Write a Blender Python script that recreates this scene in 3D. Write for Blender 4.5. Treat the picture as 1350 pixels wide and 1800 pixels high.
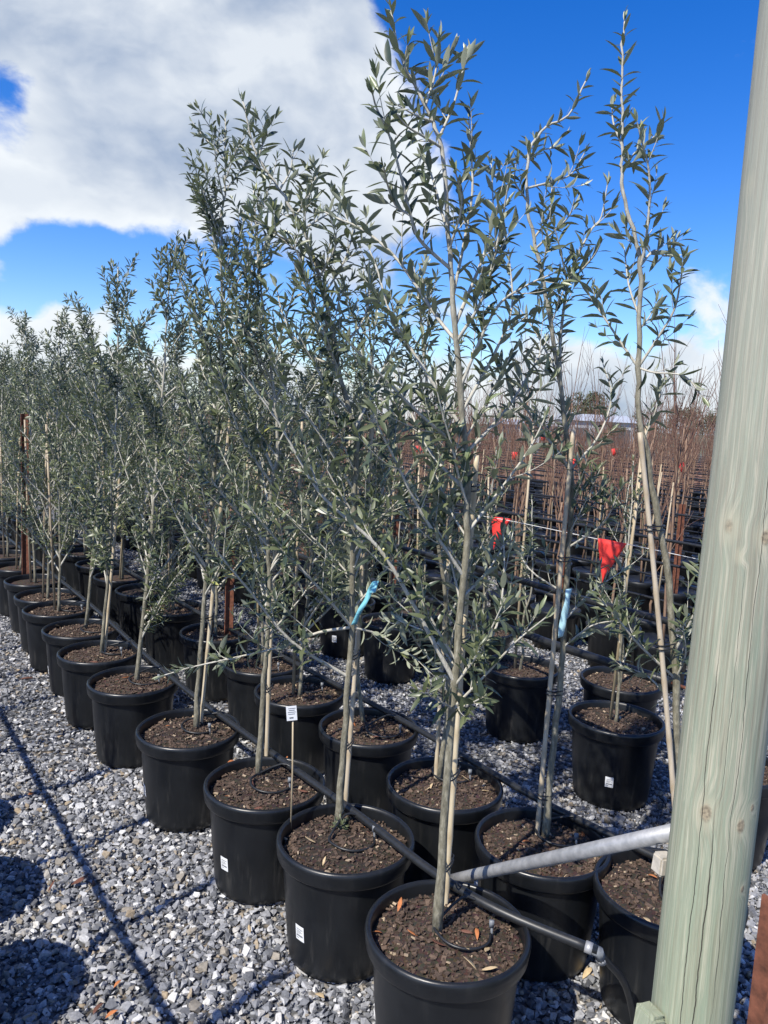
import bpy, math, random
import numpy as np
from mathutils import Vector, Matrix

random.seed(7)
rng = np.random.default_rng(7)
sc = bpy.context.scene
for o in list(bpy.data.objects):
    bpy.data.objects.remove(o)
COL = sc.collection
R = math.radians

# ------------------------------------------------------------------ camera
FPX, CAM_H, PITCH, ROLL = 1352.0, 1.64, R(6.9), R(2.8)
c_, s_ = math.cos(ROLL), math.sin(ROLL)
FW = Vector((0, math.cos(PITCH), -math.sin(PITCH)))
UP0 = Vector((0, math.sin(PITCH), math.cos(PITCH)))
RT0 = Vector((1, 0, 0))
CR = RT0 * c_ + UP0 * s_
CU = -RT0 * s_ + UP0 * c_
cd = bpy.data.cameras.new('camera')
cam = bpy.data.objects.new('camera', cd)
COL.objects.link(cam)
m = Matrix((CR, CU, -FW)).transposed().to_4x4()
m.translation = (0, 0, CAM_H)
cam.matrix_world = m
cd.sensor_fit = 'VERTICAL'
cd.sensor_height = 24.0
cd.lens = 24.0 * FPX / 1800.0
cd.clip_start = 0.05
cd.clip_end = 3000
sc.camera = cam
sc.render.resolution_x, sc.render.resolution_y = 768, 1024

def ray(px, py):
    return CR * ((px - 675) / FPX) + CU * (-(py - 900) / FPX) + FW
def at(px, py, z):                       # pixel -> point on the level plane z
    d = ray(px, py); t = (z - CAM_H) / d.z
    return Vector((0, 0, CAM_H)) + d * t
def aty(px, py, y):                      # pixel -> point on the upright plane at distance y
    d = ray(px, py)
    return Vector((0, 0, CAM_H)) + d * (y / d.y)
def proj(p):
    d = Vector(p) - Vector((0, 0, CAM_H))
    z = d.dot(FW)
    if z < 0.05: return (-9999, -9999, z)
    return (675 + FPX * d.dot(CR) / z, 900 - FPX * d.dot(CU) / z, z)

# ------------------------------------------------------------------ sky, sun, exposure
SUN_EL, SUN_AZ = R(48), R(51 + 180)      # direction towards the sun, angle from +X
sun_dir = Vector((math.cos(SUN_AZ) * math.cos(SUN_EL), math.sin(SUN_AZ) * math.cos(SUN_EL), math.sin(SUN_EL)))
sl = bpy.data.lights.new('sun', 'SUN')
sl.energy = 4.6; sl.angle = R(0.55); sl.color = (1.0, 0.945, 0.85)
so = bpy.data.objects.new('sun', sl); COL.objects.link(so)
so.rotation_euler = sun_dir.to_track_quat('Z', 'Y').to_euler()
so.location = (-6, -7, 12)

world = bpy.data.worlds.new('World'); sc.world = world
world.use_nodes = True
nt = world.node_tree; nt.nodes.clear()
def N(tree, typ, **kw):
    n = tree.nodes.new(typ)
    for k, v in kw.items():
        if k == 'inp':
            for i, x in v.items(): n.inputs[i].default_value = x
        else: setattr(n, k, v)
    return n
def mth(tree, op, a, b=None, clamp=False):
    n = tree.nodes.new('ShaderNodeMath'); n.operation = op; n.use_clamp = clamp
    for i, x in enumerate((a, b)):
        if x is None: continue
        if isinstance(x, (int, float)): n.inputs[i].default_value = x
        else: tree.links.new(x, n.inputs[i])
    return n.outputs[0]
def vmth(tree, op, a, b=None, out=0, scale=None):
    n = tree.nodes.new('ShaderNodeVectorMath'); n.operation = op
    for i, x in enumerate((a, b)):
        if x is None: continue
        if isinstance(x, (tuple, list, Vector)): n.inputs[i].default_value = tuple(x)
        else: tree.links.new(x, n.inputs[i])
    if scale is not None: n.inputs['Scale'].default_value = scale
    return n.outputs[out]
def mrange(tree, v, a, b, c=0., d=1., smooth=True):
    n = tree.nodes.new('ShaderNodeMapRange')
    if smooth: n.interpolation_type = 'SMOOTHSTEP'
    tree.links.new(v, n.inputs[0])
    for i, x in zip((1, 2, 3, 4), (a, b, c, d)): n.inputs[i].default_value = x
    return n.outputs[0]
def mixc(tree, fac, a, b, mode='MIX'):
    n = tree.nodes.new('ShaderNodeMix'); n.data_type = 'RGBA'; n.blend_type = mode
    for i, x in ((0, fac), (6, a), (7, b)):
        if isinstance(x, (int, float)): n.inputs[i].default_value = x
        elif isinstance(x, (tuple, list)): n.inputs[i].default_value = tuple(x) + ((1,) if len(x) == 3 else ())
        else: tree.links.new(x, n.inputs[i])
    return n.outputs[2]
def noise(tree, vec, scale, detail=4, rough=.55, out=0, dist=0.):
    n = N(tree, 'ShaderNodeTexNoise'); n.inputs['Scale'].default_value = scale
    n.inputs['Detail'].default_value = detail; n.inputs['Roughness'].default_value = rough
    n.inputs['Distortion'].default_value = dist
    if vec is not None: tree.links.new(vec, n.inputs['Vector'])
    return n.outputs[out]

sky = N(nt, 'ShaderNodeTexSky', sky_type='NISHITA', sun_disc=False)
sky.sun_elevation = SUN_EL
sky.sun_rotation = math.pi / 2 - SUN_AZ
sky.air_density = 1.0; sky.dust_density = 0.25; sky.ozone_density = 4.0; sky.altitude = 100
hs = N(nt, 'ShaderNodeHueSaturation'); hs.inputs['Saturation'].default_value = 1.38; hs.inputs['Value'].default_value = 1.36; hs.inputs['Hue'].default_value = .517
nt.links.new(sky.outputs[0], hs.inputs['Color'])
tc = N(nt, 'ShaderNodeTexCoord')
V = vmth(nt, 'NORMALIZE', tc.outputs['Generated'])
sx = N(nt, 'ShaderNodeSeparateXYZ'); nt.links.new(V, sx.inputs[0])
vz = sx.outputs[2]
P = vmth(nt, 'MULTIPLY', V, (1.0, 1.0, 1.45))
warp = vmth(nt, 'SCALE', vmth(nt, 'SUBTRACT', noise(nt, P, 5., 3, out=1), (.5, .5, .5)), scale=.09)
Pw = vmth(nt, 'ADD', P, warp)
n1 = noise(nt, Pw, 3.6, 9, .55)
nlow = noise(nt, Pw, 3.0, 3, .5)
n2 = noise(nt, vmth(nt, 'ADD', Pw, (-.02, -.01, .06)), 3.6, 5, .55)
nb = noise(nt, Pw, 13., 6, .58)
lobes = [(130, 30, 330, .34), (380, 190, 300, .34), (540, 110, 160, .26), (560, 260, 190, .18), (230, 330, 200, .22), (640, 330, 130, .08), (-60, 330, 190, .30), (70, 320, 140, .24), (30, 60, 190, .30), (90, 460, 130, -.30), (260, 450, 90, -.15), (330, 470, 110, -.1), (10, 560, 90, -.1),
         (58, 212, 105, -.50), (140, 528, 80, .34), (0, 480, 30, .25), (50, 545, 60, .12), (70, 645, 130, .2), (880, 225, 80, .10), (940, 140, 60, .08), (1250, 470, 90, .10),
         (1000, 90, 330, -.22), (1130, 330, 300, -.2), (120, 455, 95, -.2), (760, 640, 190, .14), (1050, 640, 170, .14), (300, 560, 200, -.02)]
bias = None
for (px, py, rr, amp) in lobes:
    c = ray(px, py).normalized()
    dt = vmth(nt, 'DOT_PRODUCT', V, tuple(c), out=1)
    b = mrange(nt, dt, math.cos(rr / FPX), 1.0, 0.0, amp)
    bias = b if bias is None else mth(nt, 'ADD', bias, b)
low = mrange(nt, vz, 0.02, 0.12, 0.22, 0.0)
nc = mth(nt, 'ADD', mth(nt, 'MULTIPLY', mth(nt, 'SUBTRACT', n1, .5), 1.9), .5)
dens = mth(nt, 'ADD', mth(nt, 'ADD', nc, bias), low)
dens = mth(nt, 'ADD', dens, mth(nt, 'MULTIPLY', mth(nt, 'SUBTRACT', nb, .5), .30))
cmask = mrange(nt, dens, 0.57, 0.76)
lit = mth(nt, 'ADD', mth(nt, 'ADD', 0.72, mth(nt, 'MULTIPLY', mth(nt, 'SUBTRACT', nlow, .5), 2.4)), mth(nt, 'MULTIPLY', mth(nt, 'SUBTRACT', n1, n2), 3.2), clamp=True)
lit = mth(nt, 'ADD', lit, mth(nt, 'MULTIPLY', mth(nt, 'SUBTRACT', nb, .5), .5), clamp=True)
thick = mrange(nt, dens, 0.72, 1.05)
lit = mth(nt, 'SUBTRACT', lit, mth(nt, 'MULTIPLY', thick, .22), clamp=True)
cloud = mixc(nt, lit, (2.4, 3.1, 4.3), (6.7, 7.0, 7.2))
final = mixc(nt, mth(nt, 'MULTIPLY', cmask, .96), hs.outputs[0], cloud)
bg = N(nt, 'ShaderNodeBackground'); bg.inputs['Strength'].default_value = 0.1
nt.links.new(final, bg.inputs['Color'])
wo = N(nt, 'ShaderNodeOutputWorld'); nt.links.new(bg.outputs[0], wo.inputs[0])

sc.view_settings.view_transform = 'Standard'
sc.view_settings.look = 'None'
sc.view_settings.exposure = 0.5
sc.view_settings.gamma = 1.0
sc.view_settings.use_curve_mapping = False

# ------------------------------------------------------------------ mesh helpers
class MB:
    def __init__(s): s.v = []; s.f = []; s.t = []          # t: tint per vertex
    def add(s, vs, fs, tint=.5):
        b = len(s.v); s.v += [tuple(v) for v in vs]; s.f += [tuple(i + b for i in f) for f in fs]
        s.t += [tint] * len(vs); return s
    def box(s, c, size, rot=None, tint=.5):
        x, y, z = (k / 2 for k in size)
        vs = [Vector(p) for p in ((-x, -y, -z), (x, -y, -z), (x, y, -z), (-x, y, -z), (-x, -y, z), (x, -y, z), (x, y, z), (-x, y, z))]
        if rot is not None: vs = [rot @ v for v in vs]
        c = Vector(c)
        return s.add([c + v for v in vs], [(0, 3, 2, 1), (4, 5, 6, 7), (0, 1, 5, 4), (1, 2, 6, 5), (2, 3, 7, 6), (3, 0, 4, 7)], tint)
    def tube(s, pts, rad, sides=8, cap=True, tint=.5):
        pts = [Vector(p) for p in pts]; n = len(pts)
        if isinstance(rad, (int, float)): rad = [rad] * n
        T = []
        for i in range(n):
            d = pts[min(i + 1, n - 1)] - pts[max(i - 1, 0)]
            T.append(d.normalized() if d.length > 1e-9 else Vector((0, 0, 1)))
        a = Vector((0, 0, 1)) if abs(T[0].z) < .9 else Vector((1, 0, 0))
        u = T[0].cross(a).normalized(); vs = []; fs = []
        for i in range(n):
            u = (u - T[i] * u.dot(T[i]))
            u = u.normalized() if u.length > 1e-6 else T[i].orthogonal().normalized()
            w = T[i].cross(u)
            for k in range(sides):
                an = 2 * math.pi * k / sides
                vs.append(pts[i] + (u * math.cos(an) + w * math.sin(an)) * rad[i])
        for i in range(n - 1):
            for k in range(sides):
                k2 = (k + 1) % sides
                fs.append((i * sides + k, i * sides + k2, (i + 1) * sides + k2, (i + 1) * sides + k))
        if cap:
            fs.append(tuple(range(sides - 1, -1, -1))); fs.append(tuple((n - 1) * sides + k for k in range(sides)))
        return s.add(vs, fs, tint)
    def lathe(s, prof, seg=32, closed=False, tint=.5):
        vs = []; fs = []; n = len(prof)
        for (r, z) in prof:
            for k in range(seg):
                a = 2 * math.pi * k / seg; vs.append((r * math.cos(a), r * math.sin(a), z))
        for i in range(n - 1 if not closed else n):
            j = (i + 1) % n
            for k in range(seg):
                k2 = (k + 1) % seg; fs.append((i * seg + k, i * seg + k2, j * seg + k2, j * seg + k))
        return s.add(vs, fs, tint)
    def mesh(s, name, mat, smooth=True):
        me = bpy.data.meshes.new(name); me.from_pydata(s.v, [], s.f)
        at_ = me.attributes.new('tint', 'FLOAT', 'POINT'); at_.data.foreach_set('value', s.t)
        if mat: me.materials.append(mat)
        if smooth: me.polygons.foreach_set('use_smooth', [True] * len(me.polygons))
        me.update(); return me
    def build(s, name, mat, parent=None, smooth=True, loc=None):
        return put(name, s.mesh(name, mat, smooth), parent, loc)

def put(name, data, parent=None, loc=None, rz=None):
    o = bpy.data.objects.new(name, data); COL.objects.link(o)
    if parent is not None: o.parent = parent
    if loc is not None: o.location = loc
    if rz is not None: o.rotation_euler = (0, 0, rz)
    return o
def tag(o, label, cat, group=None):
    o['label'] = label; o['category'] = cat
    if group: o['group'] = group
    return o
def thing(name, loc, label, cat, group=None, rz=None):
    return tag(put(name, None, None, loc, rz), label, cat, group)
def stuff(o): o['kind'] = 'stuff'; return o
def struct(o): o['kind'] = 'structure'; return o
def catmull(pts, sub=4):
    pts = [Vector(p) for p in pts]
    if len(pts) < 3: return pts
    out = []
    P_ = [pts[0] * 2 - pts[1]] + pts + [pts[-1] * 2 - pts[-2]]
    for i in range(1, len(P_) - 2):
        a, b, c, d = P_[i - 1:i + 3]
        for k in range(sub):
            t = k / sub
            out.append(.5 * ((2 * b) + (c - a) * t + (2 * a - 5 * b + 4 * c - d) * t * t + (3 * b - a - 3 * c + d) * t ** 3))
    out.append(pts[-1]); return out
ORD_ = ['first', 'second', 'third', 'fourth', 'fifth', 'sixth', 'seventh', 'eighth', 'ninth', 'tenth', 'eleventh', 'twelfth', 'thirteenth', 'fourteenth', 'fifteenth', 'sixteenth', 'seventeenth', 'eighteenth', 'nineteenth', 'twentieth', 'twenty-first', 'twenty-second', 'twenty-third', 'twenty-fourth', 'twenty-fifth']
ORD = ORD_

# ------------------------------------------------------------------ materials
def mat(name):
    mt = bpy.data.materials.new(name); mt.use_nodes = True
    t = mt.node_tree; b = t.nodes['Principled BSDF']
    return mt, t, b
def texco(t, which='Object'): return N(t, 'ShaderNodeTexCoord').outputs[which]
def attr(t, name='tint'):
    n = N(t, 'ShaderNodeAttribute'); n.attribute_name = name; return n.outputs['Fac']
def ramp(t, fac, stops):
    n = N(t, 'ShaderNodeValToRGB'); e = n.color_ramp.elements
    while len(e) < len(stops): e.new(.5)
    for k, (p, c) in enumerate(stops): e[k].position = p; e[k].color = tuple(c) + (1,)
    t.links.new(fac, n.inputs[0]); return n.outputs[0]
def bump(t, h, b, strength=.3, dist=.01):
    n = N(t, 'ShaderNodeBump'); n.inputs['Strength'].default_value = strength; n.inputs['Distance'].default_value = dist
    t.links.new(h, n.inputs['Height']); t.links.new(n.outputs[0], b.inputs['Normal']); return n

def simple(name, col, rough=.5, var=.25, scale=30, metal=0., bumps=.1):
    mt, t, b = mat(name)
    n = noise(t, texco(t), scale, 5)
    lo = tuple(x * (1 - var) for x in col); hi = tuple(min(1, x * (1 + var)) for x in col)
    t.links.new(ramp(t, n, [(.3, lo), (.7, hi)]), b.inputs['Base Color'])
    b.inputs['Roughness'].default_value = rough; b.inputs['Metallic'].default_value = metal
    if bumps: bump(t, n, b, bumps, .004)
    return mt

# leaves
M_leaf, t, b = mat('olive_leaf')
tint = attr(t)
top = ramp(t, tint, [(0, (.036, .054, .036)), (.4, (.076, .094, .044)), (.8, (.135, .152, .074)), (.96, (.20, .24, .12)), (1, (.34, .34, .10))])
und = ramp(t, tint, [(0, (.24, .26, .19)), (.85, (.35, .37, .265)), (1, (.40, .43, .27))])
geo = N(t, 'ShaderNodeNewGeometry')
colr = mixc(t, geo.outputs['Backfacing'], top, und)
t.links.new(colr, b.inputs['Base Color'])
b.inputs['Roughness'].default_value = .38
b.inputs['Specular IOR Level'].default_value = .55
tr = N(t, 'ShaderNodeBsdfTranslucent'); t.links.new(mixc(t, .5, top, (.12, .20, .03)), tr.inputs[0])
ms = N(t, 'ShaderNodeMixShader'); ms.inputs[0].default_value = .14
t.links.new(b.outputs[0], ms.inputs[1]); t.links.new(tr.outputs[0], ms.inputs[2])
t.links.new(ms.outputs[0], t.nodes['Material Output'].inputs[0])

# olive bark : tint 0 = old trunk, 1 = pale young shoot
M_bark, t, b = mat('olive_bark')
o_ = texco(t)
st = N(t, 'ShaderNodeMapping'); st.inputs['Scale'].default_value = (95, 95, 34); t.links.new(o_, st.inputs[0])
nn = noise(t, st.outputs[0], 1.0, 6, .65)
old = ramp(t, nn, [(.28, (.075, .068, .046)), (.5, (.18, .165, .115)), (.72, (.34, .315, .235))])
yng = ramp(t, nn, [(.3, (.38, .36, .29)), (.7, (.62, .59, .51))])
t.links.new(mixc(t, attr(t), old, yng), b.inputs['Base Color'])
b.inputs['Roughness'].default_value = .75; bump(t, nn, b, .8, .004)

# bare deciduous bark, bamboo
M_bare, t, b = mat('bare_bark')
nn = noise(t, texco(t), 25, 4)
t.links.new(mixc(t, attr(t), ramp(t, nn, [(.3, (.17, .105, .07)), (.7, (.28, .18, .115))]), ramp(t, nn, [(.3, (.085, .038, .028)), (.7, (.165, .078, .052))])), b.inputs['Base Color'])
b.inputs['Roughness'].default_value = .7
M_bamboo, t, b = mat('bamboo')
o_ = texco(t)
st = N(t, 'ShaderNodeMapping'); st.inputs['Scale'].default_value = (80, 80, 6); t.links.new(o_, st.inputs[0])
nn = noise(t, st.outputs[0], 1., 4)
oi = N(t, 'ShaderNodeObjectInfo')
a1 = ramp(t, nn, [(.3, (.50, .41, .25)), (.7, (.66, .57, .39))]); a2 = ramp(t, nn, [(.3, (.36, .29, .22)), (.7, (.52, .45, .36))])
t.links.new(mixc(t, attr(t), mixc(t, oi.outputs['Random'], a1, a2), (.30, .22, .12)), b.inputs['Base Color'])
b.inputs['Roughness'].default_value = .5

# black plastic
M_pot, t, b = mat('black_pot_plastic')
o_ = texco(t)
n_a = noise(t, o_, 9, 6, .6); n_b = noise(t, o_, 160, 3)
st = N(t, 'ShaderNodeMapping'); st.inputs['Scale'].default_value = (40, 40, 4); t.links.new(o_, st.inputs[0])
n_c = noise(t, st.outputs[0], 1., 5, .6)
sz = N(t, 'ShaderNodeSeparateXYZ'); t.links.new(o_, sz.inputs[0])
dust = mth(t, 'MULTIPLY', mrange(t, n_c, .52, .8), mrange(t, sz.outputs[2], .30, .02, .15, .75))
basec = ramp(t, n_a, [(.3, (.0065, .0075, .009)), (.7, (.011, .0125, .0145))])
t.links.new(mixc(t, mth(t, 'MULTIPLY', dust, .6), basec, (.11, .105, .095)), b.inputs['Base Color'])
t.links.new(mrange(t, n_a, .3, .75, .30, .46), b.inputs['Roughness'])
bump(t, n_b, b, .06, .002)
M_rub = simple('black_polythene', (.016, .017, .018), .42, .3, 60, 0, .05)
M_grey = simple('grey_fitting', (.16, .17, .18), .5, .3, 80)
M_galv, t, b = mat('galvanised_steel')
nn = noise(t, texco(t), 45, 5)
t.links.new(ramp(t, nn, [(.3, (.25, .255, .26)), (.7, (.42, .42, .42))]), b.inputs['Base Color'])
b.inputs['Metallic'].default_value = .35; b.inputs['Roughness'].default_value = .5; bump(t, nn, b, .15, .002)
M_rust = simple('rusty_steel', (.15, .055, .03), .8, .55, 40, .15, .4)
M_concrete = simple('weathered_block', (.46, .42, .35), .85, .2, 60)

# soil
M_soil, t, b = mat('potting_soil')
o_ = texco(t)
nn = noise(t, o_, 70, 8, .7); vor = N(t, 'ShaderNodeTexVoronoi'); vor.inputs['Scale'].default_value = 110; t.links.new(o_, vor.inputs[0])
sc_ = ramp(t, nn, [(.25, (.026, .017, .012)), (.55, (.065, .043, .030)), (.8, (.14, .095, .065))])
t.links.new(mixc(t, .5, sc_, mixc(t, 1., sc_, vor.outputs['Color'], 'MULTIPLY')), b.inputs['Base Color'])
oi = N(t, 'ShaderNodeObjectInfo'); t.links.new(mixc(t, 1., b.inputs['Base Color'].links[0].from_socket, ramp(t, oi.outputs['Random'], [(0, (.65, .68, .7)), (1, (1.25, 1.2, 1.15))]), 'MULTIPLY'), b.inputs['Base Color'])
b.inputs['Roughness'].default_value = .95; bump(t, nn, b, .9, .012)
M_chip, t, b = mat('bark_chip')
t.links.new(mixc(t, .35, ramp(t, attr(t), [(0, (.024, .015, .010)), (.55, (.075, .047, .032)), (.85, (.15, .10, .068)), (1, (.50, .39, .26))]), ramp(t, noise(t, texco(t), 150, 4), [(.3, (.04, .025, .018)), (.7, (.2, .14, .1))])), b.inputs['Base Color'])
b.inputs['Roughness'].default_value = .9
M_moss = simple('moss', (.10, .13, .03), .95, .5, 90)

# gravel
M_stone, t, b = mat('crushed_stone')
o_ = texco(t); tint = attr(t)
cs = ramp(t, tint, [(0, (.080, .083, .092)), (.25, (.16, .165, .176)), (.5, (.255, .258, .268)), (.70, (.355, .358, .365)), (.84, (.60, .595, .58)), (.89, (.27, .24, .195)), (.96, (.22, .20, .17)), (1., (.36, .28, .18))])
nn = noise(t, o_, 120, 5, .65)
t.links.new(mixc(t, .55, cs, mixc(t, 1., cs, ramp(t, nn, [(.3, (.5, .5, .5)), (.7, (1.5, 1.5, 1.5))]), 'MULTIPLY')), b.inputs['Base Color'])
b.inputs['Roughness'].default_value = .8; bump(t, nn, b, .35, .003)
M_ground, t, b = mat('gravel_bed')
o_ = texco(t)
vor = N(t, 'ShaderNodeTexVoronoi'); vor.inputs['Scale'].default_value = 42; t.links.new(o_, vor.inputs[0])
sv = N(t, 'ShaderNodeSeparateColor'); t.links.new(vor.outputs['Color'], sv.inputs[0])
cg = ramp(t, sv.outputs[0], [(0, (.07, .08, .095)), (.4, (.19, .2, .225)), (.75, (.36, .37, .38)), (.85, (.5, .5, .49)), (.92, (.27, .22, .16)), (1, (.25, .22, .18))])
dk = mrange(t, vor.outputs['Distance'], .25, .62, 1., .25)
cg = mixc(t, 1., cg, dk, 'MULTIPLY')
ln = N(t, 'ShaderNodeVectorMath'); ln.operation = 'LENGTH'; t.links.new(o_, ln.inputs[0])
far = mrange(t, ln.outputs['Value'], 30, 90)
soilc = ramp(t, noise(t, o_, .2, 6), [(.3, (.16, .12, .08)), (.7, (.12, .14, .06))])
t.links.new(mixc(t, far, cg, soilc), b.inputs['Base Color'])
b.inputs['Roughness'].default_value = .9; bump(t, vor.outputs['Distance'], b, .8, .015).invert = True

# ------------------------------------------------------------------ ground and gravel
g = MB(); S = 2500
g.add([(-S, -S, 0), (S, -S, 0), (S, S, 0), (-S, S, 0)], [(0, 1, 2, 3)])
struct(g.build('ground', M_ground, smooth=False))

ico_v = []
ph = (1 + 5 ** .5) / 2
for a in (-1, 1):
    for b2 in (-ph, ph): ico_v += [(0, a, b2), (a, b2, 0), (b2, 0, a)]
ico_v = np.array(ico_v, float); ico_v /= np.linalg.norm(ico_v[0])
import bmesh
def hull_faces(pts):
    bm = bmesh.new()
    for p in pts: bm.verts.new(p)
    bm.verts.ensure_lookup_table()
    bmesh.ops.convex_hull(bm, input=list(bm.verts))
    loose = [v for v in bm.verts if not v.link_faces]
    for v in loose: bm.verts.remove(v)
    bmesh.ops.triangulate(bm, faces=list(bm.faces))
    bm.verts.index_update()
    vs = np.array([v.co[:] for v in bm.verts]); fs = np.array([[v.index for v in f.verts] for f in bm.faces]); bm.free()
    return vs, fs
def stone_variants(n, npts):
    out = []
    for k in range(n):
        p = rng.normal(size=(npts, 3)); p /= np.linalg.norm(p, axis=1)[:, None]
        p *= rng.uniform(.75, 1.1, size=(npts, 1))
        # crushed faces: clamp against a few random planes
        for q in range(4):
            nrm = rng.normal(size=3); nrm /= np.linalg.norm(nrm); dd = rng.uniform(.45, .75)
            ex = p @ nrm - dd; p = p - np.where(ex > 0, ex, 0)[:, None] * nrm
        out.append(hull_faces(p))
    return out
HI = stone_variants(24, 13); LO = stone_variants(16, 7)
def scatter(cells, pitch, smin, smax, z0, z1, variants, sel):
    xs = np.arange(-7.5, 9.0, pitch); ys = np.arange(0.9, 10.5, pitch)
    X, Y = np.meshgrid(xs, ys); X = X.ravel() + rng.uniform(-.62, .62, X.size) * pitch; Y = Y.ravel() + rng.uniform(-.62, .62, Y.size) * pitch
    k = sel(X, Y); X, Y = X[k], Y[k]
    return X, Y, rng.uniform(smin, smax, X.size) ** 1.0, rng.uniform(z0, z1, X.size), variants
def vis(X, Y, near, farr):
    d = Y * math.cos(PITCH)
    return (Y > near) & (Y < farr) & (X > -.56 * Y - .35) & (X < .62 * Y + .35)
layers = [scatter(0, .0225, .0105, .0195, .000, .010, HI, lambda X, Y: vis(X, Y, 1.35, 3.4)),
          scatter(0, .0175, .006, .0105, .004, .012, LO, lambda X, Y: vis(X, Y, 1.35, 3.4)),
          scatter(0, .055, .016, .0235, .006, .014, HI, lambda X, Y: vis(X, Y, 1.35, 3.4)),
          scatter(0, .024, .010, .020, .000, .012, LO, lambda X, Y: vis(X, Y, 3.4, 7.0)),
          scatter(0, .038, .014, .026, .000, .014, LO, lambda X, Y: vis(X, Y, 7.0, 9.5))]
VV, FF, TT = [], [], []; base = 0
for (X, Y, Sz, Z, var) in layers:
    pick = rng.integers(0, len(var), X.size)
    for k, (vs, fs) in enumerate(var):
        idx = np.where(pick == k)[0]; n = idx.size
        if n == 0: continue
        q = rng.normal(size=(n, 4)); q /= np.linalg.norm(q, axis=1)[:, None]
        w, x, y, z = q.T
        Rm = np.stack([np.stack([1 - 2 * (y * y + z * z), 2 * (x * y - z * w), 2 * (x * z + y * w)], -1),
                       np.stack([2 * (x * y + z * w), 1 - 2 * (x * x + z * z), 2 * (y * z - x * w)], -1),
                       np.stack([2 * (x * z - y * w), 2 * (y * z + x * w), 1 - 2 * (x * x + y * y)], -1)], 1)
        s3 = Sz[idx][:, None] * rng.uniform(.62, 1.25, (n, 3))
        pv = (vs[None] * s3[:, None, :]) @ Rm.transpose(0, 2, 1)
        pv[:, :, 2] *= .8
        pv += np.stack([X[idx], Y[idx], Z[idx]], -1)[:, None, :]
        VV.append(pv.reshape(-1, 3))
        FF.append((fs[None] + base + (np.arange(n) * len(vs))[:, None, None]).reshape(-1, 3))
        TT.append(np.repeat(rng.beta(1.5, 1.5, n) if False else rng.random(n), len(vs))); base += n * len(vs)
VV = np.concatenate(VV).astype(np.float32); FF = np.concatenate(FF).astype(np.int32); TT = np.concatenate(TT).astype(np.float32)
me = bpy.data.meshes.new('gravel'); me.vertices.add(len(VV)); me.vertices.foreach_set('co', VV.ravel())
me.loops.add(FF.size); me.loops.foreach_set('vertex_index', FF.ravel())
me.polygons.add(len(FF)); me.polygons.foreach_set('loop_start', np.arange(0, FF.size, 3, dtype=np.int32))
a_ = me.attributes.new('tint', 'FLOAT', 'POINT'); a_.data.foreach_set('value', TT)
me.materials.append(M_stone); me.update(calc_edges=True); me.shade_flat()
gv = stuff(put('gravel', me)); tag(gv, 'loose blue-grey crushed stone covering the ground between the pots', 'gravel')
print('gravel tris', len(FF))

# ------------------------------------------------------------------ pots
POT_H, SOIL_Z, RIM_R = .37, .333, .2085
def make_pot_meshes():
    w = MB()
    w.lathe([(.002, .004), (.150, .004), (.160, .012), (.163, .03), (.176, .17), (.186, .318), (.188, .328), (.186, .334), (.178, .20), (.16, .02)], 56)
    wall = w.mesh('pot_wall', M_pot)
    r = MB(); prof = []
    for (x, z) in [(.186, .318), (.196, .317), (.2015, .319), (.2045, .325), (.2060, .340), (.2075, .350), (.2085, .358), (.2070, .366), (.2025, .3705), (.1975, .3705), (.1935, .367), (.1915, .360), (.1895, .330), (.1885, .322)]: prof.append((x, z))
    r.lathe(prof, 64, closed=True)
    rim = r.mesh('pot_rim', M_pot)
    soils = []; chips = []
    for k in range(3):
        s = MB(); rings = 12; seg = 40; vs = [(0, 0, SOIL_Z + .012)]; fs = []
        for i in range(1, rings + 1):
            rr = .191 * i / rings
            for j in range(seg):
                a = 2 * math.pi * j / seg
                h = .012 * (1 - (i / rings) ** 2) + random.uniform(-.004, .004) - (.004 if i == rings else 0)
                vs.append((rr * math.cos(a), rr * math.sin(a), SOIL_Z + h))
        for j in range(seg): fs.append((0, 1 + j, 1 + (j + 1) % seg))
        for i in range(rings - 1):
            for j in range(seg):
                a = 1 + i * seg; j2 = (j + 1) % seg; fs.append((a + j, a + seg + j, a + seg + j2, a + j2))
        s.add(vs, fs); soils.append(s.mesh('potting_soil', M_soil))
        c = MB()
        for q in range(950):
            rr = .186 * math.sqrt(random.random()); a = random.random() * 6.283
            L = random.choice([.004, .005, .006, .007, .009, .011, .014, .020]); rot = Matrix.Rotation(random.random() * 6.28, 3, 'Z') @ Matrix.Rotation(random.gauss(0, .35), 3, 'X') @ Matrix.Rotation(random.gauss(0, .35), 3, 'Y')
            tn = random.random(); tn = 1.0 if tn > .955 else tn * .8
            z = SOIL_Z + .012 * (1 - (rr / .19) ** 2) + random.uniform(-.001, .006)
            c.box((rr * math.cos(a), rr * math.sin(a), z), (L * random.uniform(.6, 1.2), L * random.uniform(.3, .65), random.uniform(.002, .005)), rot, tn)
        chips.append(c.mesh('bark_mulch', M_chip, smooth=False))
    return wall, rim, soils, chips
POT_WALL, POT_RIM, SOILS, CHIPS = make_pot_meshes()
M_stick = simple('white_sticker', (.74, .75, .76), .5, .04, 200, 0, 0)
def sticker_mesh():
    s = MB(); n = 5; vs = []; fs = []
    # curved patch following the wall, a print of small grey bars as raised ink
    w_, h_, z0 = .034, .048, .115
    for i in range(n + 1):
        for j in (0, 1):
            z = z0 + j * h_; rr = .163 + (.176 - .163) * (z - .03) / .14 + .0012; a = (i / n - .5) * w_ / rr
            vs.append((rr * math.cos(a), rr * math.sin(a), z))
    for i in range(n): fs.append((2 * i, 2 * i + 2, 2 * i + 3, 2 * i + 1))
    return s.add(vs, fs).mesh('barcode_sticker', M_stick)
STICK = sticker_mesh()
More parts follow.
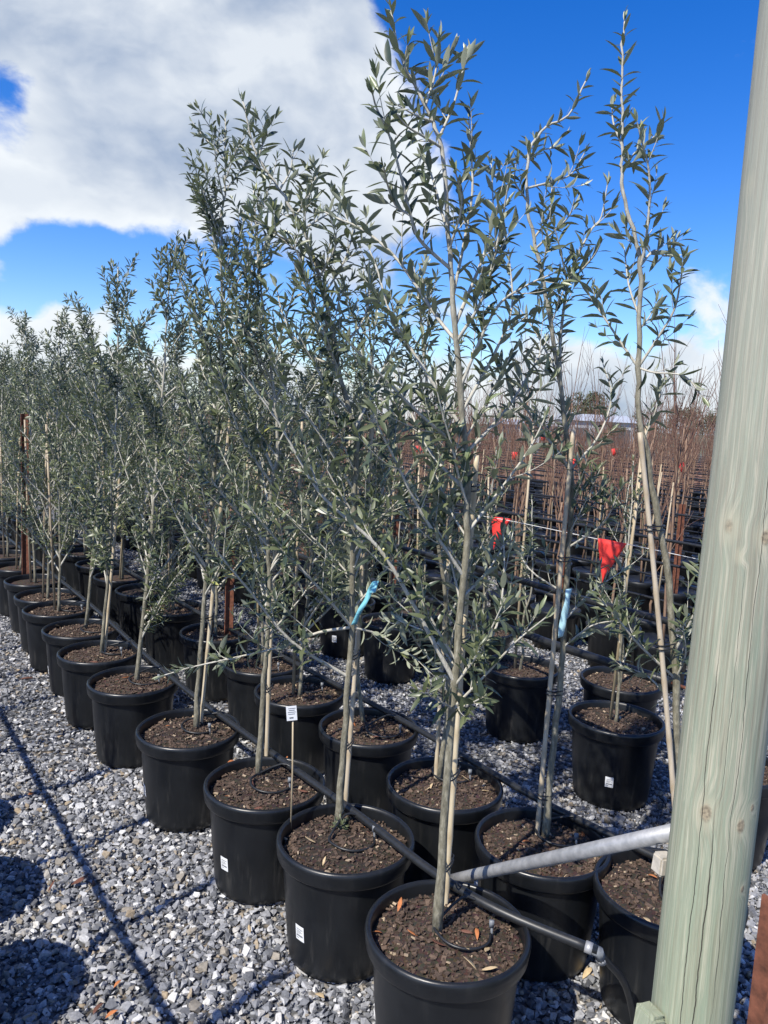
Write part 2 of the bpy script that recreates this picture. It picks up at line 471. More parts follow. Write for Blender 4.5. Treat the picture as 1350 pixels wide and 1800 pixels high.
def print_mesh():
    s = MB()
    for (u0, u1, z, h) in ((-.012, .012, .150, .0022), (-.012, .006, .145, .0016), (-.012, .010, .141, .0016), (-.012, .002, .137, .0016), (-.012, .012, .128, .005), (-.012, -.002, .122, .002)):
        rr = .163 + (.176 - .163) * (z - .03) / .14 + .002
        q = [(rr * math.cos(u / rr), rr * math.sin(u / rr)) for u in (u0, u1)]
        s.add([(q[0][0], q[0][1], z), (q[1][0], q[1][1], z), (q[1][0], q[1][1], z + h), (q[0][0], q[0][1], z + h)], [(0, 1, 2, 3)])
    return s.mesh('sticker_print', M_grey, False)
PRINT = print_mesh()
pots = []
def plant_pot(p, label, group, detail=2, sticker=None):
    t_ = thing('plant_pot', (p[0], p[1], .008), label, 'plant pot', group, random.random() * 6.28)
    t_.scale = (random.uniform(.982, 1.012), random.uniform(.982, 1.012), random.uniform(.985, 1.01))
    put('pot_wall', POT_WALL, t_); put('rim', POT_RIM, t_)
    k = random.randrange(3)
    so_ = put('potting_soil', SOILS[k], t_)
    if detail > 1: stuff(put('bark_mulch', CHIPS[k], so_))
    if sticker is not None:
        stuff(put('sticker_print', PRINT, put('barcode_sticker', STICK, t_, None, sticker - t_.rotation_euler.z)))
    pots.append(p); return t_

D = Vector((-.588, .81, 0)).normalized(); NN = Vector((D.y, -D.x, 0))     # along the rows / across them
rowA = [(787, 1632), (608, 1475), (466, 1375), (332, 1280), (235, 1197), (175, 1145), (143, 1104), (103, 1070), (84, 1046), (62, 1019)]
rowA = [at(x, y, POT_H) for x, y in rowA]
while len(rowA) < 17: rowA.append(rowA[-1] + D * .52)
rowB = [(1175, 1560), (953, 1478), (781, 1378), (648, 1277), (527, 1215), (462, 1163), (380, 1112), (305, 1068)]
rowB = [at(x, y, POT_H) for x, y in rowB]
while len(rowB) < 20: rowB.append(rowB[-1] + D * .53)
rowC = [at(1083, 1262, POT_H) - D * .52, at(1083, 1262, POT_H), at(915, 1172, POT_H), at(690, 1092, POT_H)]
while len(rowC) < 24: rowC.append(rowC[-1] + D * .56 + NN * random.gauss(0, .02))
rowD = [at(1092, 1196, POT_H), at(860, 1100, POT_H)]
rowD[1] = rowD[0] + D * 1.05
while len(rowD) < 24: rowD.append(rowD[-1] + D * .56 + NN * random.gauss(0, .02))
SUN2 = -Vector((sun_dir.x, sun_dir.y, 0)).normalized()

# ------------------------------------------------------------------ olive tree machinery
LEAFV = []
def leaf_variant(w, curl, fold, bend, hi=True):
    st = [(0, .0), (.10, .38), (.32, .92), (.58, 1.0), (.82, .62), (1., 0)] if hi else [(0, 0), (.35, 1.), (.75, .8), (1, 0)]
    vs = []; fs = []
    for i, (y, hw) in enumerate(st):
        z = -curl * y * y; x0 = bend * y * y
        if hw == 0: vs.append((x0, y * (1 - .12 * curl), z))
        else:
            hx = hw * w / 2
            vs += [(x0 - hx, y * (1 - .12 * curl), z + fold * hx), (x0, y * (1 - .12 * curl), z), (x0 + hx, y * (1 - .12 * curl), z + fold * hx)]
    n = len(st) - 2
    fs += [(0, 2, 1), (0, 3, 2)]
    for i in range(n - 1):
        a = 1 + 3 * i; b_ = a + 3
        fs += [(a, a + 1, b_ + 1, b_), (a + 1, a + 2, b_ + 2, b_ + 1)]
    a = 1 + 3 * (n - 1); e = a + 3
    fs += [(a, a + 1, e), (a + 1, a + 2, e)]
    return np.array(vs), fs
for k in range(8):
    LEAFV.append((leaf_variant(random.uniform(.20, .285), random.uniform(.02, .42), random.uniform(.15, .6), random.uniform(-.12, .12)),
                  leaf_variant(random.uniform(.20, .285), random.uniform(.02, .42), random.uniform(.15, .6), random.uniform(-.1, .1), False)))
LEAF_MESH = []
for k in range(8):
    vs, fs = LEAFV[k][0]; b_ = MB(); b_.add(vs, fs, [.1, .25, .35, .45, .55, .65, .78, .93][k]); LEAF_MESH.append(b_.mesh('leaf', M_leaf))

def rnd_perp(T):
    a = Vector((random.gauss(0, 1), random.gauss(0, 1), random.gauss(0, 1)))
    a = a - T * a.dot(T); return a.normalized()

class Olive:
    def __init__(s): s.wood = MB(); s.trunk = MB(); s.lv = []; s.named = []      # leaf: (pos, dir, normal, length, variant, tint)
    def leaves(s, pts, start=0., step=.021, size=1., skip=.06):
        # opposite pairs along a polyline
        pts = [Vector(p) for p in pts]; tot = sum((pts[i + 1] - pts[i]).length for i in range(len(pts) - 1))
        if tot < .02: return
        d = start * tot; phi = random.random() * 6.28; seg = 0; acc = 0.
        u0 = None
        while d < tot:
            while seg < len(pts) - 2 and acc + (pts[seg + 1] - pts[seg]).length < d:
                acc += (pts[seg + 1] - pts[seg]).length; seg += 1
            sv_ = pts[seg + 1] - pts[seg]; L = sv_.length or 1e-6; T = sv_ / L
            p = pts[seg] + T * (d - acc)
            a = Vector((0, 0, 1)) if abs(T.z) < .8 else Vector((1, 0, 0))
            u = T.cross(a).normalized(); w = T.cross(u)
            rel = d / tot
            for sgn in (0, math.pi):
                if random.random() < skip: continue
                an = phi + sgn + random.gauss(0, .25)
                side = u * math.cos(an) + w * math.sin(an)
                op = random.gauss(.95, .2) * (1 - .35 * max(0, rel - .6) / .4)
                dr = (T * math.cos(op) + side * math.sin(op) + Vector((0, 0, random.gauss(.05, .12)))).normalized()
                nr = T - dr * T.dot(dr) + rnd_perp(dr) * random.random() * .35
                nr = (nr - dr * nr.dot(dr)).normalized()
                ln_ = size * random.choice((random.uniform(.036, .06), random.uniform(.046, .070))) * (1 - .42 * max(0, rel - .75) / .25)
                tn = random.random() * .85 if rel < .9 else random.uniform(.5, .97)
                if random.random() < .008: tn = 1.
                s.lv.append((p, dr, nr, ln_, random.randrange(8), tn))
            phi += math.pi / 2 + random.gauss(0, .2)
            d += step * random.uniform(.8, 1.25) * size
        # terminal tuft
        T = (pts[-1] - pts[-2]).normalized()
        for q in range(3):
            dr = (T + rnd_perp(T) * random.uniform(.1, .35)).normalized(); nr = rnd_perp(dr)
            s.lv.append((pts[-1], dr, nr, size * random.uniform(.025, .042), random.randrange(8), random.uniform(.7, 1.)))
    def shoot(s, p0, dirv, L, r0=.003, up=.5, n=5, leaf0=.12, size=1., step=.021, sides=5):
        pts = [Vector(p0)]; d = Vector(dirv).normalized()
        for i in range(n):
            d = (d + Vector((0, 0, up / n)) + Vector((random.gauss(0, .05), random.gauss(0, .05), random.gauss(0, .04)))).normalized()
            pts.append(pts[-1] + d * L / n)
        s.wood.tube(pts, [r0 * (1 - .65 * i / n) for i in range(n + 1)], sides, False, 1.)
        s.leaves(pts, leaf0, step, size)
        return pts
    def branch(s, pts, r0, r1=.0018, twigs=.075, tl=(.08, .22), leaf0=.12, size=1., step=.022, tint=.85, tstart=.2, up=.5):
        pts = catmull(pts, 4)
        n = len(pts); ll = sum((pts[i + 1] - pts[i]).length for i in range(n - 1)); kf = min(1., .35 + ll / .55)
        s.wood.tube(pts, [r0 + (r1 - r0) * i / (n - 1) for i in range(n)], 6, False, tint)
        s.leaves(pts, leaf0, step, size)
        tot = sum((pts[i + 1] - pts[i]).length for i in range(n - 1)); d = tstart * tot
        while d < tot * .93:
            acc = 0
            for i in range(n - 1):
                l = (pts[i + 1] - pts[i]).length
                if acc + l >= d: break
                acc += l
            T = (pts[i + 1] - pts[i]).normalized(); p = pts[i] + T * (d - acc)
            side = rnd_perp(T); op = random.uniform(.5, .95)
            dv = T * math.cos(op) + side * math.sin(op) + Vector((0, 0, .15))
            s.shoot(p, dv, random.uniform(*tl) * (1.1 - .6 * d / tot) * kf, max(.0014, r0 * .35), up, 4, .1, size, step, 4)
            d += twigs * random.uniform(.6, 1.4)
        return pts
    def trunk_line(s, pts, r0, r1, auto=None, size=1.):
        pts = catmull(pts, 4); n = len(pts)
        z0, z1 = pts[0].z, pts[-1].z
        rad = []
        for i in range(n):
            q = i / (n - 1); rr = r0 + (r1 - r0) * q ** .85
            if q < .03: rr *= 1.25
            if i % 4 == 2: rr *= random.uniform(.96, 1.16)
            else: rr *= random.uniform(.96, 1.04)
            rad.append(rr)
        half = int(n * .62)
        b0 = len(s.trunk.v); jp = [p + Vector((random.gauss(0, .0018), random.gauss(0, .0018), 0)) if 0 < i < n - 1 else p for i, p in enumerate(pts)]
        s.trunk.tube(jp, rad, 10, True, .05)
        for i in range(b0, len(s.trunk.v)):
            q = (i - b0) / 10 / n; s.trunk.t[i] = .02 + .8 * min(1, max(0, (q - .35) / .4))
        top_ = pts[int(n * .72):]
        s.leaves(top_, .05, .021, size)
        if auto:
            a0, a1, spacing, lmin, lmax = auto
            tot = sum((pts[i + 1] - pts[i]).length for i in range(n - 1)); d = a0 * tot
            while d < a1 * tot:
                acc = 0
                for i in range(n - 1):
                    l = (pts[i + 1] - pts[i]).length
                    if acc + l >= d: break
                    acc += l
                T = (pts[i + 1] - pts[i]).normalized(); p = pts[i] + T * (d - acc)
                q = d / tot; side = rnd_perp(T); op = random.uniform(.5, .9)
                L = random.uniform(lmin, lmax) * (1.0 - .62 * max(0, q - .35) / .65)
                dv = T * math.cos(op) + side * math.sin(op)
                npt = [p]; dd = dv.normalized()
                for k in range(4):
                    dd = (dd + Vector((0, 0, .10)) + Vector((random.gauss(0, .06), random.gauss(0, .06), 0))).normalized(); npt.append(npt[-1] + dd * L / 4)
                s.branch(npt, max(.0022, .006 * L / .5), .0014, .085, (.06, .17), .15, size)
                d += spacing * random.uniform(.6, 1.4)
        return pts
    def leaf_mesh(s, leaves, hi, name='leaves'):
        V_, F_, T_ = [], [], []; base = 0
        for (p, dr, nr, ln_, k, tn) in leaves:
            vs, fs = LEAFV[k][0 if hi else 1]
            X = dr.cross(nr); M = np.array((X, dr, nr)).T
            V_.append((vs * ln_) @ M.T + np.array(p))
            F_ += [tuple(i + base for i in f) for f in fs]; base += len(vs); T_ += [tn] * len(vs)
        V_ = np.concatenate(V_)
        me = bpy.data.meshes.new(name); me.from_pydata(V_.tolist(), [], F_)
        a = me.attributes.new('tint', 'FLOAT', 'POINT'); a.data.foreach_set('value', T_)
        me.materials.append(M_leaf); me.polygons.foreach_set('use_smooth', [True] * len(me.polygons)); me.update()
        return me
    def finish(s, origin, label, group, singles=0, hi=True):
        root = thing('olive_tree', origin, label, 'olive tree', group)
        O = Vector(origin)
        for b_ in [s.trunk, s.wood] + s.named: b_.v = [(v[0] - O.x, v[1] - O.y, v[2] - O.z) for v in b_.v]
        s.trunk.build('trunk', M_bark, root); 
        for b_ in s.named: b_.build('branch', M_bark, root)
        if s.wood.v: stuff(s.wood.build('twigs', M_bark, root))
        lv = [(Vector(p) - O, dr, nr, ln_, k, tn) for (p, dr, nr, ln_, k, tn) in s.lv]
        if singles:
            cp = Vector((0, 0, CAM_H)) - O
            def area(l):
                v = cp - l[0]; return -l[3] ** 2 * (abs(l[2].dot(v.normalized())) + .15) / v.length_squared
            lv.sort(key=area)
            for l in lv[:singles]:
                o = put('leaf', LEAF_MESH[min(7, int(l[5] * 8))], root)
                M = Matrix((l[1].cross(l[2]), l[1], l[2])).transposed() * l[3]
                M = M.to_4x4(); M.translation = l[0]; o.matrix_local = M
            lv = lv[singles:]
        stuff(put('foliage', s.leaf_mesh(lv, hi), root))
        return root
#HEROES

# ------------------------------------------------------------------ pots in the two front rows, labelled one by one
FR = 'in front row beside open gravel'
SR = 'in second row'
def camang(p): return math.atan2(-p[1], -p[0])       # side of a pot that faces the aisle
stick = {1: R(-132), 2: R(-128), 3: R(-150), 4: R(-165), 6: R(-150)}
for i, p in enumerate(rowA):
    plant_pot(p, f'black plastic plant pot {FR}, {ORD[i]} pot from wooden post', 'black pots of the front row', 2 if i < 9 else 1, stick.get(i))
for i, p in enumerate(rowB):
    plant_pot(p, f'black plastic plant pot {SR}, {ORD[i]} pot from wooden post', 'black pots of the second row', 2 if i < 8 else 1)
for rn, r_ in (('third', rowC), ('fourth', rowD)):
    for i, p in enumerate(r_):
        x, y, z = proj(p)
        if -120 < x < 1450 and z < 19:
            plant_pot(p, f'black plastic plant pot in {rn} row, {ORD[i]} pot from wooden post', 'black pots of the inner olive rows', 2 if z < 5 else 1, R(-110) if random.random() < .4 else None)

def stake_obj(p0, p1, rad, label, group, ties=()):
    p0, p1 = Vector(p0), Vector(p1); L = (p1 - p0).length; b_ = MB(); n = int(L / .028)
    pts = []; rr = []; ph_ = random.uniform(.12, .2)
    ax = (p1 - p0).normalized(); sw = rnd_perp(ax) * random.uniform(.002, .006)
    nxt = ph_ * .6
    nodes_ = []
    q = nxt
    while q < L: nodes_.append(q); q += ph_ * random.uniform(.85, 1.15)
    for i in range(n + 1):
        d = L * i / n; near = min([abs(d - q) for q in nodes_] + [9])
        pts.append(ax * d + sw * math.sin(3.14 * i / n)); rr.append(rad * (1.16 if near < .015 else 1.0) * (1 - .15 * i / n))
    b_.tube(pts, rr, 10)
    for i, v in enumerate(b_.v):
        d = Vector(v).dot(ax); b_.t[i] = .45 if min([abs(d - q) for q in nodes_] + [9]) < .015 else 0.
    o = tag(b_.build('bamboo_stake', M_bamboo, None, True, p0), label, 'bamboo stake', group)
    for (h, off, rt) in ties:          # black rubber tie round stake and trunk
        c0 = ax * (L * h); tb = MB(); off = Vector(off); e = off.normalized() if off.length > .001 else Vector((1, 0, 0)); g_ = Vector((-e.y, e.x, 0))
        for dz in (0, .012):
            lp = []
            for k in range(17):
                a = 6.283 * k / 16; cx = math.cos(a)
                lp.append(c0 + Vector((0, 0, dz)) + e * ((off.length + rt + .002) if cx > 0 else (rad + .002)) * cx * 1.0 + g_ * max(rad, rt) * 1.15 * math.sin(a))
            tb.tube(lp, .0022, 5, False)
        tb.build('tie', M_rub, o)
    return o

def px_line(y0, L):                     # [(px,py[,dy])] -> points at upright distance y0 + dy
    out = []
    for q in L: out.append(aty(q[0], q[1], y0 + (q[2] if len(q) > 2 else 0)))
    return out
def br(y0, L, dy):                      # branch traced in pixels that swings dy metres away from the trunk's plane
    n = len(L) - 1
    return [aty(q[0], q[1], y0 + dy * i / n) for i, q in enumerate(L)]

def hero(pot, trunk, branches, rt, auto, label, singles, twig=.07, stake=None, tl=(.08, .2), size=1.):
    tr_ = Olive(); b0 = at(trunk[0][0], trunk[0][1], SOIL_Z + .012); y0 = b0.y
    pts = [b0 + Vector((0, 0, -.02))] + px_line(y0, trunk[1:])
    if pot in rowA[2:] or pot in rowB[2:]: size = .86
    tr_.trunk_line(pts, rt, .0022, auto, size)
    lines = catmull(pts, 4)
    for (L, dy) in branches:
        P_ = br(y0, L, dy)
        P_[0] = min(lines, key=lambda v: (v - P_[0]).length).copy()
        ln_ = sum((P_[i + 1] - P_[i]).length for i in range(len(P_) - 1))
        keep = tr_.wood; tr_.wood = MB()
        lines += tr_.branch(P_, min(.0065, .0026 + .0045 * ln_), .0016, twig, tl, size=size, step=.026 if size == 1 else .021)
        tr_.named.append(tr_.wood); tr_.wood = keep
    root = tr_.finish(b0, label, 'olive trees in black pots', singles, True)
    if stake:
        (a, b_), dy, ties = stake
        s0 = at(a[0], a[1], SOIL_Z + .01); s0.z -= .03
        s1 = aty(b_[0], b_[1], s0.y + dy)
        tt = []
        for h in ties:
            q = s0 + (s1 - s0) * h
            # nearest trunk point at that height
            tp = min(pts, key=lambda v: abs(v.z - q.z))
            for i in range(len(pts) - 1):
                if pts[i].z <= q.z <= pts[i + 1].z:
                    f_ = (q.z - pts[i].z) / max(1e-6, pts[i + 1].z - pts[i].z); tp = pts[i].lerp(pts[i + 1], f_)
            off = tp - q; off.z = 0
            if off.length > .05: off = off.normalized() * .05
            tt.append((h, off, rt))
        stake_obj(s0, s1, .0078, 'bamboo stake tied to ' + label.replace('young olive tree', 'olive tree'), 'bamboo stakes in the pots', tt)
    return root

hero(rowA[0], [(768, 1640), (783, 1400), (800, 1200), (812, 1050), (822, 900), (817, 760), (803, 600), (793, 500), (785, 380), (777, 260), (755, 200), (725, 140), (700, 90), (688, 18)],
     [([(775, 240), (797, 185), (812, 130), (822, 98)], .05), ([(725, 150), (712, 120), (716, 80)], -.05), ([(745, 185), (765, 130), (772, 68)], .06),
      ([(760, 210), (735, 205), (700, 185)], -.05), ([(775, 260), (745, 240), (715, 222), (697, 200)], -.1),
      ([(790, 470), (745, 430), (727, 397), (705, 310), (685, 240), (662, 190), (655, 165)], -.12), ([(722, 385), (695, 360), (680, 320), (675, 295)], -.12),
      ([(800, 600), (770, 560), (700, 458), (640, 405), (596, 385), (570, 372)], .22), ([(795, 520), (815, 430), (830, 340), (828, 270), (824, 208)], .1),
      ([(800, 560), (850, 450), (866, 380), (864, 290)], .2), ([(803, 610), (850, 520), (880, 400), (893, 325)], -.1), ([(812, 700), (870, 620), (900, 540), (895, 450)], .1),
      ([(818, 760), (740, 640), (690, 560), (665, 480), (650, 440)], .1), ([(820, 800), (740, 730), (660, 650), (610, 600)], -.2), ([(820, 800), (890, 720), (940, 640), (960, 600)], .2),
      ([(815, 660), (868, 548), (920, 505), (972, 481)], -.1), ([(787, 400), (765, 330), (750, 280)], .12), ([(787, 430), (812, 360), (800, 300)], -.1),
      ([(795, 1190), (715, 1042), (660, 957), (563, 868), (489, 742), (420, 650)], -.1), ([(793, 1240), (850, 1190), (905, 1130), (960, 1085)], -.1),
      ([(797, 1215), (840, 1150), (873, 1100), (886, 1010), (884, 930)], .12), ([(793, 1260), (820, 1240), (850, 1225)], -.1), ([(790, 1255), (760, 1225), (735, 1215)], -.1),
      ([(815, 1000), (740, 900), (690, 800), (650, 720)], -.15), ([(822, 930), (880, 860), (930, 790), (960, 730)], .1), ([(818, 880), (760, 800), (720, 720), (690, 650)], .25),
      ([(800, 1180), (760, 1120), (700, 1090)], .2), ([(812, 1060), (860, 1000), (900, 930)], .25)],
     .0115, (.30, .60, .07, .2, .42), 'young olive tree ' + FR + ', first from wooden post', 300, .10, (((783, 1592), (838, 800)), .02, (.13, .33, .62, .93)))
hero(rowA[1], [(592, 1452), (605, 1300), (616, 1150), (622, 950), (626, 800), (618, 742), (596, 646), (575, 547), (546, 434), (519, 381), (492, 333), (454, 277), (439, 230), (427, 178)],
     [([(616, 1108), (560, 1112), (500, 1135), (440, 1150), (340, 1172), (285, 1188)], -.05), ([(618, 1105), (665, 1115), (720, 1150), (760, 1180)], .1),
      ([(612, 1100), (566, 1040), (487, 950), (430, 880)], -.2), ([(618, 1120), (637, 1046), (578, 972), (485, 887)], .2), ([(606, 1180), (513, 1128), (440, 1040), (390, 980), (330, 900)], -.2),
      ([(620, 1000), (660, 900), (690, 800), (700, 700)], .3), ([(624, 850), (560, 760), (500, 680), (470, 620)], -.1), ([(620, 760), (660, 680), (690, 600), (700, 540)], .25),
      ([(590, 630), (640, 560), (650, 500), (640, 460)], .2), ([(570, 530), (600, 470), (615, 430), (622, 395)], .1), ([(546, 434), (500, 420), (470, 400), (440, 385)], -.1),
      ([(519, 381), (545, 340), (555, 310), (552, 290)], .1), ([(492, 333), (510, 300), (516, 262)], .05), ([(454, 277), (465, 240), (467, 215)], .03), ([(470, 300), (440, 285), (420, 262)], -.05),
      ([(580, 700), (552, 547), (538, 490), (525, 449), (505, 420)], -.1), ([(530, 400), (570, 380), (600, 360), (590, 335)], .1), ([(560, 480), (590, 430), (580, 380)], -.08),
      ([(622, 900), (560, 840), (520, 790)], .2), ([(600, 650), (540, 620), (500, 560), (485, 500)], .1), ([(623, 950), (680, 900), (720, 860)], -.15)],
     .0115, (.28, .85, .075, .2, .42), 'young olive tree ' + FR + ', second from wooden post', 300, .07, (((606, 1425), (655, 725)), .02, (.2, .42, .8)))
hero(rowA[2], [(455, 1362), (462, 1220), (468, 1150), (474, 1000), (470, 930), (478, 850), (489, 790), (480, 680), (470, 600), (460, 520), (452, 430), (446, 335)],
     [([(480, 850), (430, 780), (400, 700), (380, 640)], -.2), ([(472, 960), (400, 880), (340, 800)], -.15), ([(475, 1000), (520, 920), (545, 850)], .1), ([(480, 700), (520, 620), (530, 560)], .2)],
     .0105, (.26, .96, .044, .25, .58), 'young olive tree ' + FR + ', third from wooden post', 300, .06, (((468, 1342), (490, 850)), .03, (.3, .7)))
hero(rowA[3], [(345, 1280), (352, 1150), (365, 980), (375, 850), (385, 700), (389, 560), (389, 446), (392, 380), (396, 300), (396, 208)],
     [([(390, 470), (370, 400), (352, 345), (345, 318)], -.08), ([(389, 520), (420, 430), (430, 370)], .15), ([(386, 650), (340, 560), (320, 500), (310, 455)], -.1)],
     .0105, (.24, .97, .040, .25, .58), 'young olive tree ' + FR + ', fourth from wooden post', 300, .06, (((352, 1275), (408, 700)), .03, (.35, .75)))
hero(rowA[4], [(240, 1198), (250, 1100), (262, 1000), (272, 850), (285, 700), (293, 560), (302, 430)], [([(248, 1120), (285, 1050), (320, 1000)], -.1)],
     .012, (.12, .97, .045, .25, .58), 'young olive tree ' + FR + ', fifth from wooden post', 150, .06)
hero(rowA[5], [(178, 1150), (190, 1000), (198, 900), (206, 700), (207, 470)], [], .010, (.2, .96, .044, .25, .6), 'young olive tree ' + FR + ', sixth from wooden post', 0, .06, (((183, 1148), (212, 820)), .02, (.5,)))
hero(rowA[6], [(150, 1106), (165, 950), (175, 800), (165, 640), (158, 548)], [], .010, (.18, .96, .044, .25, .6), 'young olive tree ' + FR + ', seventh from wooden post', 0, .06)
hero(rowB[0], [(1192, 1545), (1190, 1300), (1183, 1100), (1165, 950), (1140, 820), (1122, 700), (1124, 592), (1126, 467), (1117, 418), (1098, 352), (1093, 289), (1093, 215), (1094, 120), (1098, 38)],
     [([(1112, 640), (1090, 600), (1060, 555), (1035, 518), (1015, 490)], .1), ([(1126, 467), (1135, 426), (1142, 350), (1140, 296), (1131, 260), (1120, 215)], -.08),
      ([(1120, 640), (1157, 593), (1185, 545), (1196, 495), (1202, 455)], -.1), ([(1126, 470), (1150, 440), (1172, 450), (1190, 420)], .1), ([(1118, 645), (1150, 655), (1203, 661), (1234, 697)], -.1),
      ([(1125, 560), (1105, 500), (1098, 440)], .1), ([(1093, 300), (1115, 270), (1150, 240)], .1), ([(1093, 250), (1078, 215), (1076, 185)], .05),
      ([(1185, 1180), (1120, 1130), (1080, 1080), (1050, 1050)], -.1), ([(1182, 1130), (1215, 1090), (1238, 1028), (1245, 960)], -.1), ([(1187, 1230), (1140, 1190), (1090, 1170)], .15), ([(1186, 1210), (1205, 1150), (1200, 1100)], -.1)],
     .0115, (.55, .8, .3, .12, .2), 'young olive tree ' + SR + ', first from wooden post', 300, .11, (((1200, 1560), (1125, 760)), .02, (.55, .8)), (.06, .16))
hero(rowB[1], [(958, 1470), (974, 1300), (986, 1180), (996, 1000), (1005, 860), (990, 720), (972, 593), (954, 496), (939, 418), (926, 352), (930, 267), (961, 222), (998, 204), (1031, 140)],
     [([(988, 700), (985, 600), (998, 500), (1020, 440), (1042, 400), (1057, 381), (1068, 322)], .08), ([(930, 335), (975, 318), (1005, 305), (1028, 268)], .06), ([(926, 352), (905, 320), (908, 285)], -.05),
      ([(985, 660), (945, 590), (915, 545)], .1), ([(939, 418), (965, 380), (970, 330)], .05), ([(998, 500), (985, 440), (975, 400)], -.05), ([(998, 500), (1040, 455), (1055, 430)], -.08),
      ([(945, 440), (970, 410), (1000, 380), (1010, 350)], -.08), ([(998, 820), (940, 740), (900, 680), (880, 640)], -.1), ([(995, 840), (1050, 770), (1075, 700), (1060, 640)], .15), ([(985, 1060), (930, 1000), (900, 940)], .1),
      ([(990, 980), (1060, 920), (1090, 860)], -.1), ([(978, 1150), (1040, 1100), (1090, 1090)], -.1), ([(982, 1100), (1040, 1040), (1100, 1000)], .15), ([(930, 290), (950, 265), (975, 260)], .05)],
     .011, (.42, .75, .13, .14, .28), 'young olive tree ' + SR + ', second from wooden post', 300, .10, (((944, 1468), (1008, 755)), -.03, (.12, .38, .7)), (.06, .17))
hero(rowB[2], [(772, 1374), (790, 1150), (765, 900), (752, 700), (740, 560), (728, 470)], [], .010, (.22, .95, .058, .22, .5), 'young olive tree ' + SR + ', third from wooden post', 0, .07, (((766, 1372), (800, 820)), .02, (.3,)))
hero(rowB[3], [(640, 1270), (628, 1150), (655, 900), (655, 700), (648, 560), (638, 470)], [], .010, (.22, .95, .052, .22, .5), 'young olive tree ' + SR + ', fourth from wooden post', 0, .07, (((640, 1268), (622, 1140)), .02, ()))

# generic olives shared by the remaining rows
def generic(height, auto, seed, rt=.010, tl=(.08, .2)):
    random.seed(seed); g_ = Olive(); n = 7; lx, ly = random.gauss(0, .05), random.gauss(0, .05); pts = []
    for i in range(n):
        q = i / (n - 1); pts.append(Vector((lx * q + random.gauss(0, .02) * q, ly * q + random.gauss(0, .02) * q, height * q - .02)))
    g_.trunk_line(pts, rt, .0022, auto, .82); return g_.trunk.mesh('trunk', M_bark), g_.wood.mesh('twigs', M_bark), g_.leaf_mesh(g_.lv, False, 'foliage'), height
TALL = [generic(h, (.15, .96, .046, .25, .58), 100 + i) for i, h in enumerate((1.74, 1.82, 1.68, 1.86, 1.78, 1.62))]
LOWV = [generic(h, (.22, .93, .13, .14, .30), 200 + i, .008) for i, h in enumerate((1.05, 1.2, .92))]
random.seed(11)
def generic_tree(p, var, label, group, stake=True):
    root = thing('olive_tree', (p[0], p[1], SOIL_Z + .015), label, 'olive tree', group, random.random() * 6.28)
    sc1 = random.uniform(.96, 1.04); root.scale = (1, 1, sc1)
    put('trunk', var[0], root); stuff(put('twigs', var[1], root)); stuff(put('foliage', var[2], root))
for i, p in enumerate(rowA):
    if i >= 7: generic_tree(p, TALL[i % 6], f'young olive tree {FR}, {ORD[i]} from wooden post', 'olive trees in black pots')
for i, p in enumerate(rowB):
    if i >= 4: generic_tree(p, TALL[(i * 5 + 2) % 6], f'young olive tree {SR}, {ORD[i]} from wooden post', 'olive trees in black pots')
BST = []
for k in range(3):
    random.seed(300 + k); b_ = MB(); Ls = (1.2, 1.05, 1.35)[k]; b_.tube([(0, 0, 0), (.004, 0, Ls * .5), (0, .003, Ls)], [.0075, .007, .0062], 6); BST.append(b_.mesh('bamboo_stake', M_bamboo))
random.seed(12)
def generic_stake(p, label, group):
    a = random.random() * 6.28
    o = put('bamboo_stake', random.choice(BST), None, (p[0] + .03 * math.cos(a), p[1] + .03 * math.sin(a), SOIL_Z - .02))
    o.rotation_euler = (random.gauss(0, .03), random.gauss(0, .03), a); tag(o, label, 'bamboo stake', group)
for i, p in enumerate(rowB):
    if 4 <= i < 12: generic_stake(p, f'bamboo stake in pot {SR}, {ORD[i]} pot from wooden post', 'bamboo stakes in the pots')
for i, p in enumerate(rowA):
    if 7 <= i < 12: generic_stake(p, f'bamboo stake in pot {FR}, {ORD[i]} pot from wooden post', 'bamboo stakes in the pots')
for rn, r_ in (('third', rowC), ('fourth', rowD)):
    for i, p in enumerate(r_):
        x, y, z = proj(p)
        if not (-120 < x < 1450 and z < 19): continue
        if x > 640:
            generic_tree(p, LOWV[i % 3], f'short young olive tree in {rn} row, {ORD[i]} from wooden post', 'short olive trees of the inner rows')
            generic_stake(p, f'bamboo stake beside short olive tree in {rn} row, {ORD[i]} from wooden post', 'bamboo stakes of the inner rows')
        else:
            generic_tree(p, TALL[(i * 7) % 6], f'tall bushy olive tree in {rn} row, {ORD[i]} from wooden post', 'tall olive trees of the inner rows')
            if z < 9: generic_stake(p, f'bamboo stake beside tall olive tree in {rn} row, {ORD[i]} from wooden post', 'bamboo stakes of the crowded rows')

